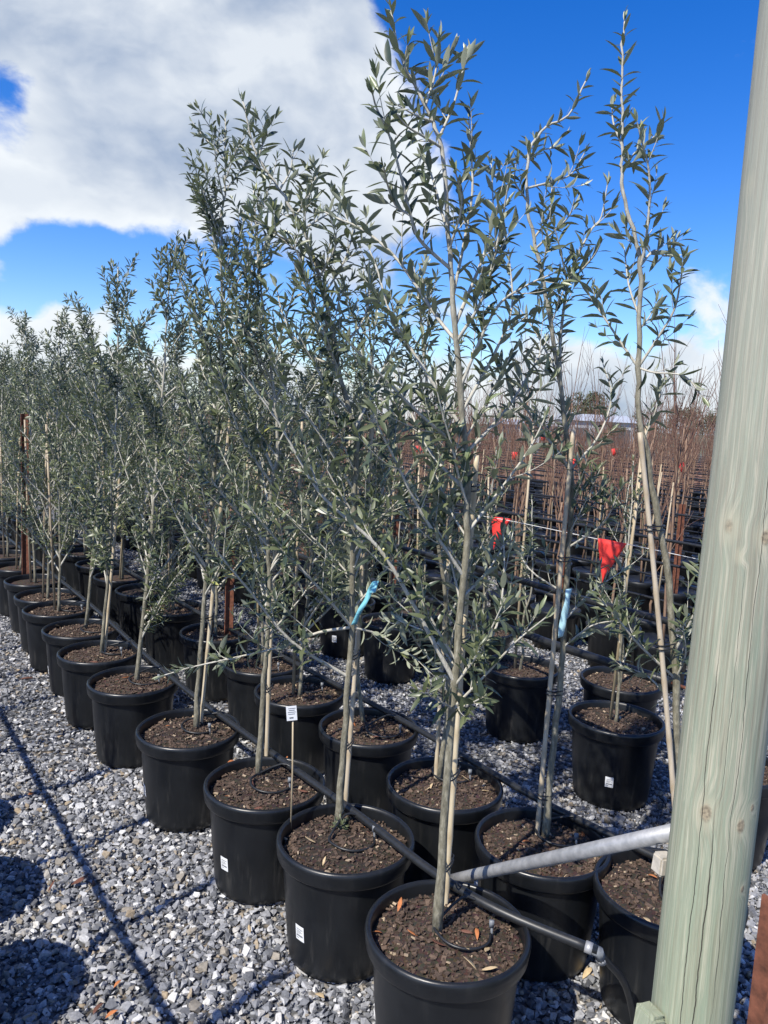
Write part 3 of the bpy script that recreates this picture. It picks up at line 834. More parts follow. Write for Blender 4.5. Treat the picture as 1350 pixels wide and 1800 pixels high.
# ------------------------------------------------------------------ bare deciduous trees in the rows behind
def bare(seed, h, slim=False):
    random.seed(seed); tk = MB(); tw = MB(); pts = []; n = 6
    for i in range(n + 1):
        q = i / n; pts.append(Vector((random.gauss(0, .012), random.gauss(0, .012), -.02 + h * .62 * q)))
    tk.tube(pts, [(.0155 if slim else .0105) - .004 * i / n for i in range(n + 1)], 6, True, 0.)
    for k in range(11):
        z = random.uniform(.40, .62) * h if k > 2 else h * random.uniform(.25, .5)
        a = random.random() * 6.28; dv = Vector((math.cos(a), math.sin(a), random.uniform(1.6, 3.6) * (3 if slim else 1))).normalized(); L = random.uniform(.35, 1.) * h * (.28 if slim else .45)
        p = Vector((0, 0, z)); q_ = [p]
        for j in range(4):
            dv = (dv + Vector((random.gauss(0, .05), random.gauss(0, .05), .16))).normalized(); q_.append(q_[-1] + dv * L / 4)
        tw.tube(q_, [.0036, .0030, .0025, .0018, .0011], 4, False, random.uniform(.3, .9))
        for j in range(2):
            m_ = q_[random.choice((1, 2, 3))]; d2 = (dv + rnd_perp(dv) * .6).normalized(); tw.tube([m_, m_ + d2 * L * .25], [.0022, .001], 3, False, 1.)
    return tk.mesh('trunk', M_bare), tw.mesh('twigs', M_bare)
BARE = [bare(400 + i, h) for i, h in enumerate((1.8, 2.4, 1.5, 2.75, 2.1, 1.65, 2.3, 1.4))]
random.seed(21)
POT_FAR = MB().lathe([(.002, .0), (.14, .0), (.152, .19), (.166, .20), (.172, .232), (.164, .236), (.155, .22), (.002, .215)], 20)
for i, v in enumerate(POT_FAR.v): POT_FAR.t[i] = .5
POT_FAR = POT_FAR.mesh('plant_pot', M_pot)
cand = []
k = 0
n0 = rowA[0].dot(NN)
while True:
    for dn in (0, .46):
        nv = n0 + 3.15 + 1.5 * k + dn
        for q in range(-40, 90):
            p = NN * nv + D * (q * .47 + random.uniform(-.05, .05)) + NN * random.gauss(0, .03); p.z = 0
            x, y, z = proj((p.x, p.y, .8))
            if z > 4.6 and 300 < x < 1330 and z < 40: cand.append((z, p.copy(), x))
    k += 1
    if n0 + 3.15 + 1.5 * k > 36: break
cand.sort(key=lambda c: c[0])
near = [c for c in cand if c[2] > 560][:280]; lim = near[-1][0]
print('bare trees', len(cand), 'individual', len(near), 'to', lim)
for (z, p, x) in near:
    pt_ = put('plant_pot', POT_FAR, None, (p.x, p.y, .006)); tag(pt_, 'small black pot holding a bare red-brown sapling in the block beyond', 'plant pot', 'pots of the bare saplings')
    pt_.scale = (1.1, 1.1, 1.25)
    v = random.choice(BARE)
    root = thing('bare_tree', (p.x, p.y, .28), 'leafless red-brown sapling standing in the block beyond the olives', 'sapling', 'bare saplings beyond the olive rows', random.random() * 6.28)
    sc1 = random.uniform(.85, 1.12); root.scale = (1, 1, sc1)
    put('trunk', v[0], root); put('twigs', v[1], root)
    if random.random() < .4 and z < 11:
        o = put('bamboo_stake', random.choice(BST), None, (p.x + .03, p.y, .24)); o.rotation_euler = (random.gauss(0, .03), random.gauss(0, .03), random.random() * 6)
        tag(o, 'pale bamboo stake propping a bare sapling in the block beyond', 'bamboo stake', 'bamboo stakes of the bare saplings')
farb = MB()
for (z, p, x) in cand:
    if z <= lim and x > 560: continue
    if random.random() < .1: continue
    h = random.uniform(1.3, 2.2); w = .006 + .0002 * z
    farb.tube([(p.x, p.y, 0), (p.x + random.gauss(0, .02), p.y, h * .6)], [.012, .007], 4, False, 0.)
    for j in range(3):
        a = random.random() * 6.28; L = random.uniform(.1, .25)
        farb.tube([(p.x, p.y, h * random.uniform(.4, .6)), (p.x + L * math.cos(a), p.y + L * math.sin(a), h * random.uniform(.8, 1.))], [.005, .002], 3, False, random.uniform(.5, 1.))
    farb.lathe([(.0, .25), (.16, .25), (.14, 0)], 8)
    b0 = len(farb.v) - 24
    for q in range(b0, len(farb.v)): farb.v[q] = (farb.v[q][0] + p.x, farb.v[q][1] + p.y, farb.v[q][2]); farb.t[q] = .8
tag(stuff(farb.build('distant_saplings', M_bare)), 'far mass of bare brown saplings filling the block to the treeline', 'saplings')

# ------------------------------------------------------------------ irrigation pipes
def pipe(pts, rad, label, group='black irrigation pipes', sub=5, sides=10):
    pts = catmull(pts, sub); b_ = MB(); O = pts[0].copy()
    b_.tube([p - O for p in pts], rad, sides)
    return tag(b_.build('irrigation_pipe', M_rub, None, True, O), label, 'irrigation pipe', group), O
def drip(parent, O, p, a0, seed):
    random.seed(seed)
    # small tube that leaves the pipe, loops over the soil and ends at a dripper peg
    a = a0 + random.uniform(-.4, .4); s0 = Vector(p); c = s0 + Vector((math.cos(a), math.sin(a), 0)) * .10; c.z = SOIL_Z + .03
    pts = [s0, s0 + Vector((math.cos(a - 1) * .05, math.sin(a - 1) * .05, .01))]
    for k in range(7):
        an = a - 1.2 + k * .55; pts.append(Vector((c.x + .07 * math.cos(an), c.y + .07 * math.sin(an), SOIL_Z + .035 - .002 * k)))
    b_ = MB(); b_.tube([q - O for q in catmull(pts, 3)], .004, 6)
    d = b_.build('drip_tube', M_rub, parent)
    e = pts[-1]; f_ = MB(); f_.tube([e - O + Vector((0, 0, .03)), e - O + Vector((.004, 0, -.03))], [.004, .002], 6); f_.box(e - O + Vector((0, 0, .028)), (.012, .008, .018))
    f_.build('dripper_peg', M_grey, d)
ZP = .3835
pa = [at(x, y, ZP) for x, y in ((165, 1068), (300, 1190), (450, 1303), (640, 1440), (760, 1532), (880, 1602))]
pa = [pa[0] + D * k for k in (9, 6, 3, 1.2)] + pa
elbow = at(1050, 1672, .36)
pa.append(elbow)
pipA, OA = pipe(pa, .0128, 'long black irrigation pipe lying across the rims of the front row pots')
fb = MB(); dn = at(1118, 1812, .03)
fb.tube([q - OA for q in catmull([elbow, elbow + (dn - elbow) * .12 + Vector((.012, .0, .0)), elbow.lerp(dn, .5) + Vector((.02, 0, .02)), dn], 4)], .0095, 10)
fb.build('riser_pipe', M_rub, pipA)
fc = MB(); ax = (pa[-1] - pa[-2]).normalized()
fc.tube([elbow - OA - ax * .03, elbow - OA - ax * .012], .0145, 12); d2 = (dn - elbow).normalized(); fc.tube([elbow - OA + d2 * .028, elbow - OA + d2 * .045], .0135, 12)
fc.build('hose_clamp', M_galv, pipA); fe = MB(); fe.tube([elbow - OA - ax * .02, elbow - OA + ax * .004, elbow - OA + d2 * .03], .0135, 10); fe.build('elbow_joint', M_grey, pipA)
pb = [at(x, y, ZP) for x, y in ((340, 1072), (470, 1140), (622, 1220), (731, 1280), (850, 1350), (955, 1410), (1069, 1466), (1165, 1512), (1260, 1562))]
pb = [pb[0] + D * k for k in (10, 6, 3, 1.2)] + pb
pipB, OB = pipe(pb, .0122, 'long black irrigation pipe lying across the rims of the second row pots')
def nearest(path, p):
    best = None
    for q in catmull(path, 10):
        dd = (Vector((q.x, q.y, 0)) - Vector((p.x, p.y, 0))).length
        if best is None or dd < best[0]: best = (dd, q)
    return best[1]
for i, p in enumerate(rowA[:8]):
    q = nearest(pa, p) + D * random.uniform(-.06, .08); drip(pipA, OA, q, math.atan2(p.y - q.y, p.x - q.x), 500 + i)
for i, p in enumerate(rowB[:7]):
    q = nearest(pb, p) + D * random.uniform(-.06, .08); drip(pipB, OB, q, math.atan2(p.y - q.y, p.x - q.x), 520 + i)
random.seed(33)
def plane_pt(px, py, nv):               # pixel -> point on the upright plane along a row
    d = ray(px, py); t = (nv - Vector((0, 0, CAM_H)).dot(NN)) / d.dot(NN); return Vector((0, 0, CAM_H)) + d * t
nC = rowC[1].dot(NN) - .5
c0, c1 = plane_pt(824, 1080, nC), plane_pt(1181, 1200, nC)
pipe([c0 + D * 7 + Vector((0, 0, .02)), c0 + D * 3, c0, c0.lerp(c1, .5) + Vector((0, 0, -.006)), c1], .0165, 'thick black pipe slung above the third row pots, open end by the post')
cu = MB(); e1 = plane_pt(1180, 1200, nC); e2 = plane_pt(1250, 1226, nC); cu.tube([Vector((0, 0, 0)), e2 - e1], .006, 8)
tag(cu.build('support_rod', M_rust, None, True, e1), 'rusty steel rod poking out of the open end of the black pipe', 'rod')
d0, d1 = plane_pt(860, 1005, nC + .2), plane_pt(1260, 1114, nC + .2)
pipe([d0 + D * 7, d0 + D * 2, d0, d0.lerp(d1, .5) + Vector((0, 0, -.008)), d1], .0135, 'black pipe slung above the fourth row pots towards the post')
for k in range(12):
    for (dn, zz) in ((0.0, .40), (.46, .42), (.2, .74), (-.3, .98), (.6, .86)):
        nv = n0 + 3.15 + 1.5 * k + dn
        if k > 5 and dn == .46: continue
        mid = NN * nv
        a, b_ = mid + D * (14 + k) , mid - D * (3 + 1.6 * k)
        pts = [a.lerp(b_, q / 8) + Vector((0, 0, zz + random.uniform(-.02, .02))) for q in range(9)]
        pipe(pts, .0105, 'thin black pipe running between the rows of bare saplings', 'black pipes among the bare saplings', 3, 6)

# ------------------------------------------------------------------ row beside the aisle, left of the view: it casts the pot and stem shadows on the gravel
L1 = Vector((-1.19, 1.71, 0)); LG = 'bare saplings across the open gravel'
BARE_L = [bare(450 + i, h, True) for i, h in enumerate((1.35, 1.5, 1.42))]
random.seed(44)
for q in range(-1, 9):
    p = L1 + D * .52 * q
    plant_pot(p, 'black plastic plant pot holding a bare sapling across the open gravel aisle', 'pots across the open gravel', 1)
    root = thing('bare_tree', (p.x, p.y, SOIL_Z + .01), 'bare sapling standing across the open gravel from the olives', 'sapling', LG, random.random() * 6)
    v = BARE_L[q % 3]; put('trunk', v[0], root); put('twigs', v[1], root)
pipe([L1 + D * 7 + Vector((0, 0, .77)), L1 + D * 3 + Vector((0, 0, .755)), L1 + Vector((0, 0, .76)), L1 - D * 2.2 + Vector((0, 0, .765))], .012, 'black pipe slung along the bare sapling row across the open gravel')

# ------------------------------------------------------------------ wooden post
M_post, t, b = mat('treated_pine')
o_ = texco(t); sp = N(t, 'ShaderNodeSeparateXYZ'); t.links.new(o_, sp.inputs[0])
ang = mth(t, 'ARCTAN2', sp.outputs[1], sp.outputs[0])
# knots distort the grain around them
KN = []          # (angle deg, z)
def knot_at(px, py, c, rad):
    d = ray(px, py); o = Vector((0, 0, CAM_H)); dx, dy = d.x, d.y; ox, oy = o.x - c.x, o.y - c.y
    A = dx * dx + dy * dy; B = 2 * (ox * dx + oy * dy); C_ = ox * ox + oy * oy - rad * rad; q = B * B - 4 * A * C_
    tt = (-B - math.sqrt(max(q, 0))) / (2 * A); p = o + d * tt; return Vector((p.x - c.x, p.y - c.y, p.z))
PR = .0735
pc = aty(1245, 1500, 1.36); PC = Vector((pc.x, pc.y, 0))
knots = [(1277, 925, .012), (1300, 983, .005), (1240, 1430, .012), (1303, 1453, .009), (1322, 1420, .005), (1305, 1563, .005), (1348, 945, .010), (1302, 325, .010)]
warpv = None; kcol = None
for (px, py, rr) in knots:
    kp = knot_at(px, py, PC, PR)
    dv = vmth(t, 'SUBTRACT', o_, tuple(kp)); dv = vmth(t, 'MULTIPLY', dv, (1, 1, .62)); ds = vmth(t, 'LENGTH', dv, out=1)
    wv = mrange(t, ds, 0, rr * 4.2, 1., 0.); kk = mrange(t, ds, rr * .55, rr * 1.15, 1., 0.)
    warpv = wv if warpv is None else mth(t, 'ADD', warpv, wv); kcol = kk if kcol is None else mth(t, 'MAXIMUM', kcol, kk)
cx = N(t, 'ShaderNodeCombineXYZ')
t.links.new(mth(t, 'ADD', mth(t, 'MULTIPLY', ang, 5.), mth(t, 'MULTIPLY', warpv, 1.1)), cx.inputs[0]); t.links.new(mth(t, 'MULTIPLY', sp.outputs[2], 2.2), cx.inputs[2])
gr = noise(t, cx.outputs[0], 1.6, 7, .62, dist=.5)
cx2 = N(t, 'ShaderNodeCombineXYZ'); t.links.new(mth(t, 'MULTIPLY', ang, 60), cx2.inputs[0]); t.links.new(mth(t, 'MULTIPLY', sp.outputs[2], 5.), cx2.inputs[2])
fine = noise(t, cx2.outputs[0], 1., 5, .6)
cx3 = N(t, 'ShaderNodeCombineXYZ'); t.links.new(mth(t, 'MULTIPLY', ang, 3.2), cx3.inputs[0]); t.links.new(mth(t, 'MULTIPLY', sp.outputs[2], 3.), cx3.inputs[2])
blot = noise(t, cx3.outputs[0], 1., 6, .62)
cx4 = N(t, 'ShaderNodeCombineXYZ'); t.links.new(mth(t, 'MULTIPLY', ang, 9), cx4.inputs[0]); t.links.new(mth(t, 'MULTIPLY', sp.outputs[2], 2.4), cx4.inputs[2]); cx4.inputs[1].default_value = 3.
smear = noise(t, cx4.outputs[0], 1., 6, .6)
base = ramp(t, gr, [(.30, (.18, .175, .13)), (.42, (.31, .30, .22)), (.50, (.26, .285, .21)), (.60, (.44, .415, .31)), (.70, (.28, .275, .21))])
base = mixc(t, mrange(t, blot, .48, .66, 0, .5), base, (.24, .30, .215))
base = mixc(t, mrange(t, smear, .50, .66, 0, .65), base, (.20, .18, .125))
base = mixc(t, mrange(t, sp.outputs[2], 1.1, 2.2, 0, .55), base, (.33, .33, .29))
base = mixc(t, mrange(t, sp.outputs[2], 1.25, .5, 0, .32), base, (.30, .37, .235))
base = mixc(t, .6, base, mixc(t, 1., base, ramp(t, fine, [(.3, (.6, .6, .58)), (.7, (1.25, 1.25, 1.25))]), 'MULTIPLY'))
hal = mrange(t, warpv, .35, .9, 0., .55)
base = mixc(t, mth(t, 'MULTIPLY', hal, .6), base, (.48, .44, .31))
wv_ = N(t, 'ShaderNodeTexNoise'); wv_.inputs['Scale'].default_value = 160; t.links.new(o_, wv_.inputs[0])
base = mixc(t, mth(t, 'MULTIPLY', kcol, .85), base, ramp(t, wv_.outputs[0], [(.35, (.15, .115, .075)), (.65, (.36, .29, .19))]))
# drying checks: fine dark cracks that wander along the grain
cr = None
for (a0, z0, z1, w_, sd) in ((-2.25, .2, 1.35, .010, 0.), (-1.95, -1, 1.05, .014, 5.), (-1.55, .5, 3, .007, 9.), (-1.85, .9, 1.5, .005, 21.)):
    cz = N(t, 'ShaderNodeCombineXYZ'); t.links.new(sp.outputs[2], cz.inputs[2]); cz.inputs[0].default_value = sd
    wob = mth(t, 'MULTIPLY', mth(t, 'SUBTRACT', noise(t, cz.outputs[0], 3.2, 5, .6), .5), .35)
    dd = mth(t, 'ABSOLUTE', mth(t, 'SUBTRACT', mth(t, 'ADD', ang, wob), a0))
    wid = mth(t, 'MULTIPLY', noise(t, cz.outputs[0], 7., 2), w_ * 2)
    q = mth(t, 'LESS_THAN', dd, wid); q = mth(t, 'MULTIPLY', q, mth(t, 'MULTIPLY', mrange(t, sp.outputs[2], z0, z0 + .2), mrange(t, sp.outputs[2], z1 - .2, z1, 1., 0.)))
    cr = q if cr is None else mth(t, 'MAXIMUM', cr, q)
base = mixc(t, mth(t, 'MULTIPLY', cr, .95), base, (.035, .03, .02))
t.links.new(base, b.inputs['Base Color']); b.inputs['Roughness'].default_value = .78
hb = mth(t, 'SUBTRACT', mth(t, 'ADD', mth(t, 'MULTIPLY', fine, .35), mth(t, 'MULTIPLY', gr, .5)), mth(t, 'ADD', mth(t, 'MULTIPLY', cr, 1.2), mth(t, 'MULTIPLY', kcol, -.25)))
bump(t, hb, b, .55, .004)
pm = MB(); seg = 64; nz = 70; vs = []; fs = []
for i in range(nz + 1):
    z = -.3 + 3.3 * i / nz
    for k in range(seg):
        a = 6.2832 * k / seg
        rr = PR * (1 + .012 * math.sin(2 * a + z * 1.3) + .008 * math.sin(3 * a - 2.1 * z) + .005 * math.sin(5 * a + 4.4 * z) + .006 * math.sin(z * 5.1 + a)) * (1 - .012 * z - .035 * max(0, z - 1.3))
        vs.append((rr * math.cos(a) + .0105 * (min(z, 1.7) - .6), rr * math.sin(a), z))
for i in range(nz):
    for k in range(seg): k2 = (k + 1) % seg; fs.append((i * seg + k, i * seg + k2, (i + 1) * seg + k2, (i + 1) * seg + k))
fs.append(tuple(nz * seg + k for k in range(seg)))
pm.add(vs, fs)
tag(pm.build('wooden_post', M_post, None, True, PC), 'tall round pale green treated pine post beside the pots', 'post')

# galvanised brace that runs from the post down between the pots
g1 = aty(1215, 1456, 1.42); g0 = aty(818, 1541, 2.10)
dirg = (g0 - g1); g2 = g0 + dirg.normalized() * .10
gb = MB(); gb.tube([Vector((0, 0, 0)), (g0 - g1) * .5, g0 - g1, g2 - g1], [.0165, .0165, .016, .015], 16)
br_ = tag(gb.build('galvanised_brace', M_galv, None, True, g1), 'grey galvanised steel tube bracing the wooden post across two pots', 'brace')
lg = MB(); q = g1.lerp(g0, .93); lg.tube([q - g1, Vector((q.x - g1.x + .012, q.y - g1.y + .01, .0 - g1.z))], .006, 8); lg.build('support_leg', M_galv, br_)
# small weathered blocks beside the post
def rough_block(c, size, name, label, cat, m_):
    b_ = MB(); rot = Matrix.Rotation(random.uniform(-.4, .4), 3, 'Z') @ Matrix.Rotation(random.uniform(-.3, .3), 3, 'Y')
    bm = bmesh.new(); bmesh.ops.create_cube(bm, size=1)
    bmesh.ops.bevel(bm, geom=list(bm.edges), offset=.12, segments=2, affect='EDGES')
    vs = [rot @ Vector((v.co.x * size[0], v.co.y * size[1], v.co.z * size[2])) * random.uniform(.96, 1.05) for v in bm.verts]; fs = [tuple(v.index for v in f.verts) for f in bm.faces]; bm.free()
    b_.add(vs, fs); return tag(b_.build(name, m_, None, False, c), label, cat)
rough_block(aty(1166, 1518, 1.44), (.035, .03, .04), 'brace_bracket', 'small pale bracket block fixed to the post below the steel brace', 'bracket', M_concrete)
rough_block(aty(1140, 1800, 1.33), (.03, .05, .06), 'wood_offcut', 'pale timber offcut nailed low on the wooden post', 'offcut', M_post)
rough_block(aty(1347, 1262, 1.36), (.02, .05, .035), 'metal_bracket', 'white metal bracket fixed to the side of the wooden post', 'bracket', M_galv)

# ------------------------------------------------------------------ rusty steel pickets
def picket(x, y, h, label, group='rusty steel pickets', rz=None):
    b_ = MB()
    for k in range(3):
        a = 2.094 * k; rot = Matrix.Rotation(a, 3, 'Z'); b_.box(rot @ Vector((.014, 0, h / 2 - .1)), (.030, .006, h + .2), rot)
    return tag(b_.build('steel_picket', M_rust, None, False, (x, y, 0)), label, 'steel picket', group)
p = at(398, 1218, 0); picket(p.x, p.y, .98, 'rusty steel picket standing between the front row and second row pots')
p = at(690, 1020, .4); picket(p.x, p.y, 1.05, 'rusty steel picket among pots beyond the inner aisle', 'rusty pickets of the inner rows'); 
p = at(985, 1010, .4); picket(p.x, p.y, 1.1, 'rusty steel picket among pots beyond the inner aisle', 'rusty pickets of the inner rows')
p = at(1183, 1060, .2); picket(p.x, p.y, 1.05, 'rusty steel picket among pots beyond the inner aisle', 'rusty pickets of the inner rows')
p = at(45, 1000, .4); picket(p.x, p.y, 1.55, 'tall rusty steel picket among crowded olive trees by the front row')
p = aty(1358, 1700, 1.12); picket(p.x, p.y, .92, 'rusty steel picket close beside the wooden post')

# ------------------------------------------------------------------ bunting, ribbons, tags
M_flag = simple('red_flag', (.78, .045, .035), .55, .08, 20, 0, .05)
M_blue = simple('turquoise_ribbon', (.17, .46, .54), .5, .1, 40, 0, .05)
M_paleblue = simple('pale_blue_ribbon', (.38, .60, .66), .5, .1, 40, 0, .05)
M_string = simple('white_string', (.7, .7, .68), .7, .05, 40, 0, 0)
M_yel = simple('dry_leaf_orange', (.42, .15, .05), .7, .35, 60, 0, .1)
M_brown = simple('dry_leaf_brown', (.13, .055, .035), .65, .35, 60, 0, .1)
M_straw = simple('dry_leaf_straw', (.50, .38, .22), .7, .25, 60, 0, .1)
FY = 2.95
s_pts = [(560, 860), (740, 893), (867, 910), (1053, 948), (1100, 956), (1260, 990)]
sp_ = [aty(x, y, FY + (1100 - x) * .0022) for x, y in s_pts]
stg = MB(); O = sp_[0]; stg.tube([q - O for q in catmull(sp_, 4)], .0014, 5)
strg = tag(stg.build('bunting_string', M_string, None, True, O), 'white string with red flags strung past the inner olive rows', 'string')
def flag(a, b_, tip, yv, label):
    A, B, T = (aty(q[0], q[1], yv) for q in (a, b_, tip)); f_ = MB(); n = 8; vs = []; fs = []
    for i in range(n + 1):
        for j in range(n + 1):
            u, v = i / n, j / n; top_ = A.lerp(B, u); p = top_.lerp(T, v); w = .006 * math.sin(u * 5 + v * 3) * (1 - v * .5) + .008 * v
            vs.append(p + Vector((0, w, 0)) - A)
    for i in range(n):
        for j in range(n): a_ = i * (n + 1) + j; fs.append((a_, a_ + 1, a_ + n + 2, a_ + n + 1))
    o = tag(f_.add(vs, fs).build('flag', M_flag, None, True, A), label, 'flag', 'red bunting flags'); so2 = o.modifiers.new('thickness', 'SOLIDIFY'); so2.thickness = .0012
flag((1051, 946), (1101, 955), (1060, 1024), FY, 'red triangular flag hanging fully open from the white string')
flag((864, 908), (898, 912), (868, 966), FY + .5, 'narrow red flag half hidden by olive leaves on the string')
for (x, y, yv) in ((1010, 815, 10), (745, 795, 9), (955, 770, 14), (1080, 795, 12), (905, 672 + 130, 11), (1200, 822, 9), (735, 690 + 100, 13)):
    q = aty(x, y, yv); f_ = MB(); f_.add([(-.05, 0, .06), (.05, .01, .06), (.03, .02, -.06), (-.03, .0, -.05), (0, .015, 0)], [(0, 4, 1), (1, 4, 2), (2, 4, 3), (3, 4, 0)])
    o = tag(f_.build('flag', M_flag, None, True, q), 'tiny red marker ribbon tied among the bare saplings', 'ribbon', 'red markers among the bare saplings'); so2 = o.modifiers.new('thickness', 'SOLIDIFY'); so2.thickness = .001
def ribbon(pts, w, m_, label):
    P_ = catmull(pts, 5); O = P_[0].copy(); b_ = MB(); vs = []; fs = []
    for i, q in enumerate(P_):
        tw = .6 * math.sin(i * .5); e = Vector((math.cos(tw), math.sin(tw), .15)) * w / 2
        vs += [q - O - e, q - O + e]
    for i in range(len(P_) - 1): fs.append((2 * i, 2 * i + 1, 2 * i + 3, 2 * i + 2))
    o = tag(b_.add(vs, fs).build('ribbon', m_, None, True, O), label, 'ribbon'); so2 = o.modifiers.new('thickness', 'SOLIDIFY'); so2.thickness = .0008; return o
ya = rowA[1].y - .12
ribbon([aty(622, 1098, ya), aty(632, 1075, ya), aty(645, 1052, ya), aty(654, 1030, ya), aty(661, 1022, ya), aty(655, 1042, ya - .02)], .016, M_blue, 'turquoise ribbon tied to the second olive tree of the front row')
yb = rowB[1].y - .06
ribbon([aty(1000, 1035, yb), aty(996, 1062, yb - .01), aty(990, 1090, yb), aty(985, 1120, yb)], .019, M_paleblue, 'pale blue ribbon hanging from the second olive tree of the second row')
# plant tag on a thin cane in the second pot of the front row
s0 = at(511, 1466, SOIL_Z); ys = s0.y; s1 = aty(515, 1246, ys)
b_ = MB(); b_.tube([Vector((0, 0, -.03)), (s1 - s0) * .5 + Vector((.002, 0, 0)), s1 - s0], .0028, 6)
tgp = tag(b_.build('plant_tag', M_bamboo, None, True, s0), 'thin cane with white plant tag standing in second front row pot', 'plant tag')
tb = MB(); cc = s1 - s0 + Vector((-.003, -.006, -.012)); tb.box(cc, (.032, .0014, .046), Matrix.Rotation(.15, 3, 'Z') @ Matrix.Rotation(-.1, 3, 'Y'))
tb.build('tag_card', M_stick, tgp, False)
pr = MB()
for k, (w_, dz) in enumerate(((.022, .016), (.018, .010), (.024, .004), (.020, -.002), (.012, -.014))):
    pr.box(cc + Vector((0, -.0012, dz)), (w_, .0006, .0016 if k < 4 else .004), Matrix.Rotation(.15, 3, 'Z') @ Matrix.Rotation(-.1, 3, 'Y'))
pr.build('tag_print', M_grey, tgp, False)

# fallen leaves
def dry_leaf(p, L, m_, label, group, w=.36):
    vs, fs = leaf_variant(w, random.uniform(-.4, .3), random.uniform(.3, .9), random.uniform(-.3, .3)); b_ = MB(); b_.add(vs * L, fs)
    o = b_.build('fallen_leaf', m_, None, True, p); o.rotation_euler = (random.gauss(0, .25), random.gauss(0, .25), random.random() * 6.28)
    so2 = o.modifiers.new('thickness', 'SOLIDIFY'); so2.thickness = .0006
    return tag(o, label, 'fallen leaf', group)
random.seed(66)
for (x, y, L, m_) in ((125, 1555, .055, M_brown), (165, 1556, .05, M_brown), (182, 1762, .05, M_brown), (185, 1790, .035, M_yel), (213, 1722, .03, M_yel), (84, 1568, .04, M_brown), (570, 1755, .04, M_straw), (35, 1194, .08, M_brown), (50, 1397, .04, M_yel), (520, 1670, .04, M_brown), (1062, 1645, .03, M_yel), (1040, 1700, .05, M_straw), (630, 1190, .03, M_yel), (120, 1355, .04, M_yel), (440, 1640, .03, M_straw)):
    q = at(x, y, .022); dry_leaf(q, L, m_, 'dry fallen leaf lying on the grey gravel', 'fallen leaves on the gravel')
for (x, y, L, m_) in ((718, 1562, .035, M_straw), (735, 1645, .03, M_yel), (862, 1665, .045, M_straw), (672, 1640, .03, M_yel), (838, 1705, .05, M_straw), (845, 1745 - 40, .04, M_straw), (700, 1580, .03, M_straw), (640, 1452, .04, M_yel), (668, 1499, .045, M_yel), (655, 1492, .04, M_straw), (400, 1340, .035, M_yel), (500, 1340, .03, M_yel), (845, 1390, .045, M_straw), (1023, 1461, .045, M_yel), (625, 1277, .045, M_yel), (290, 1265, .045, M_straw), (300, 1275, .04, M_yel), (735, 1390, .04, M_yel), (1130, 1612, .04, M_straw), (105, 1100, .06, M_straw), (185, 1100, .05, M_yel)):
    q = at(x, y, SOIL_Z + .016); dry_leaf(q, L, m_, 'dry fallen leaf lying on dark bark mulch in a pot', 'fallen leaves on the mulch', .26)
for i, p in enumerate(list(rowA[:6]) + list(rowB[:5])):
    for q in range(5 if i < 3 else 3):
        a = random.random() * 6.28; rr = random.uniform(.04, .16)
        dry_leaf(Vector((p.x + rr * math.cos(a), p.y + rr * math.sin(a), SOIL_Z + .02 + .008 * (1 - rr / .19))), random.uniform(.022, .045), random.choice((M_yel, M_straw, M_straw, M_brown)), 'dry fallen leaf lying on dark bark mulch in a pot', 'fallen leaves on the mulch', .24)
# moss patches
def moss(px, py, rad, label):
    q = at(px, py, SOIL_Z + .013); b_ = MB()
    for k in range(800):
        rr = rad * math.sqrt(random.random()) * (.5 + .5 * random.random()); a = random.random() * 6.28; h = random.uniform(.002, .007)
        c = Vector((rr * math.cos(a), rr * math.sin(a) * .8, -.004)); e = rnd_perp(Vector((0, 0, 1))) * random.uniform(.001, .003)
        f_ = Vector((-e.y, e.x, 0)); b_.add([c - e, c + e, c + f_ * .8, c + Vector((0, 0, h))], [(0, 1, 3), (1, 2, 3), (2, 0, 3)])
    tag(stuff(b_.build('moss', M_moss, None, False, q)), label, 'moss')
moss(818, 1630, .06, 'green moss on the mulch of the first front row pot')
moss(470, 1385, .07, 'green moss on the mulch of the third front row pot')
moss(320, 1290, .05, 'green moss on the mulch of the fourth front row pot')
# sprout at the foot of the second tree
sp2 = Olive(); q = at(598, 1462, SOIL_Z + .012)
for k in range(4):
    a = k * 1.6; sp2.shoot(q, Vector((math.cos(a) * .5, math.sin(a) * .5, 1)), .035, .0015, .2, 3, .1, .55, .012)
sp2.trunk.tube([q - Vector((0, 0, .01)), q + Vector((0, 0, .01))], .002, 5)
rt_ = sp2.finish(q, 'tiny leafy olive sprout at the foot of second front row tree', None); rt_.name = 'olive_sprout'; rt_['category'] = 'sprout'

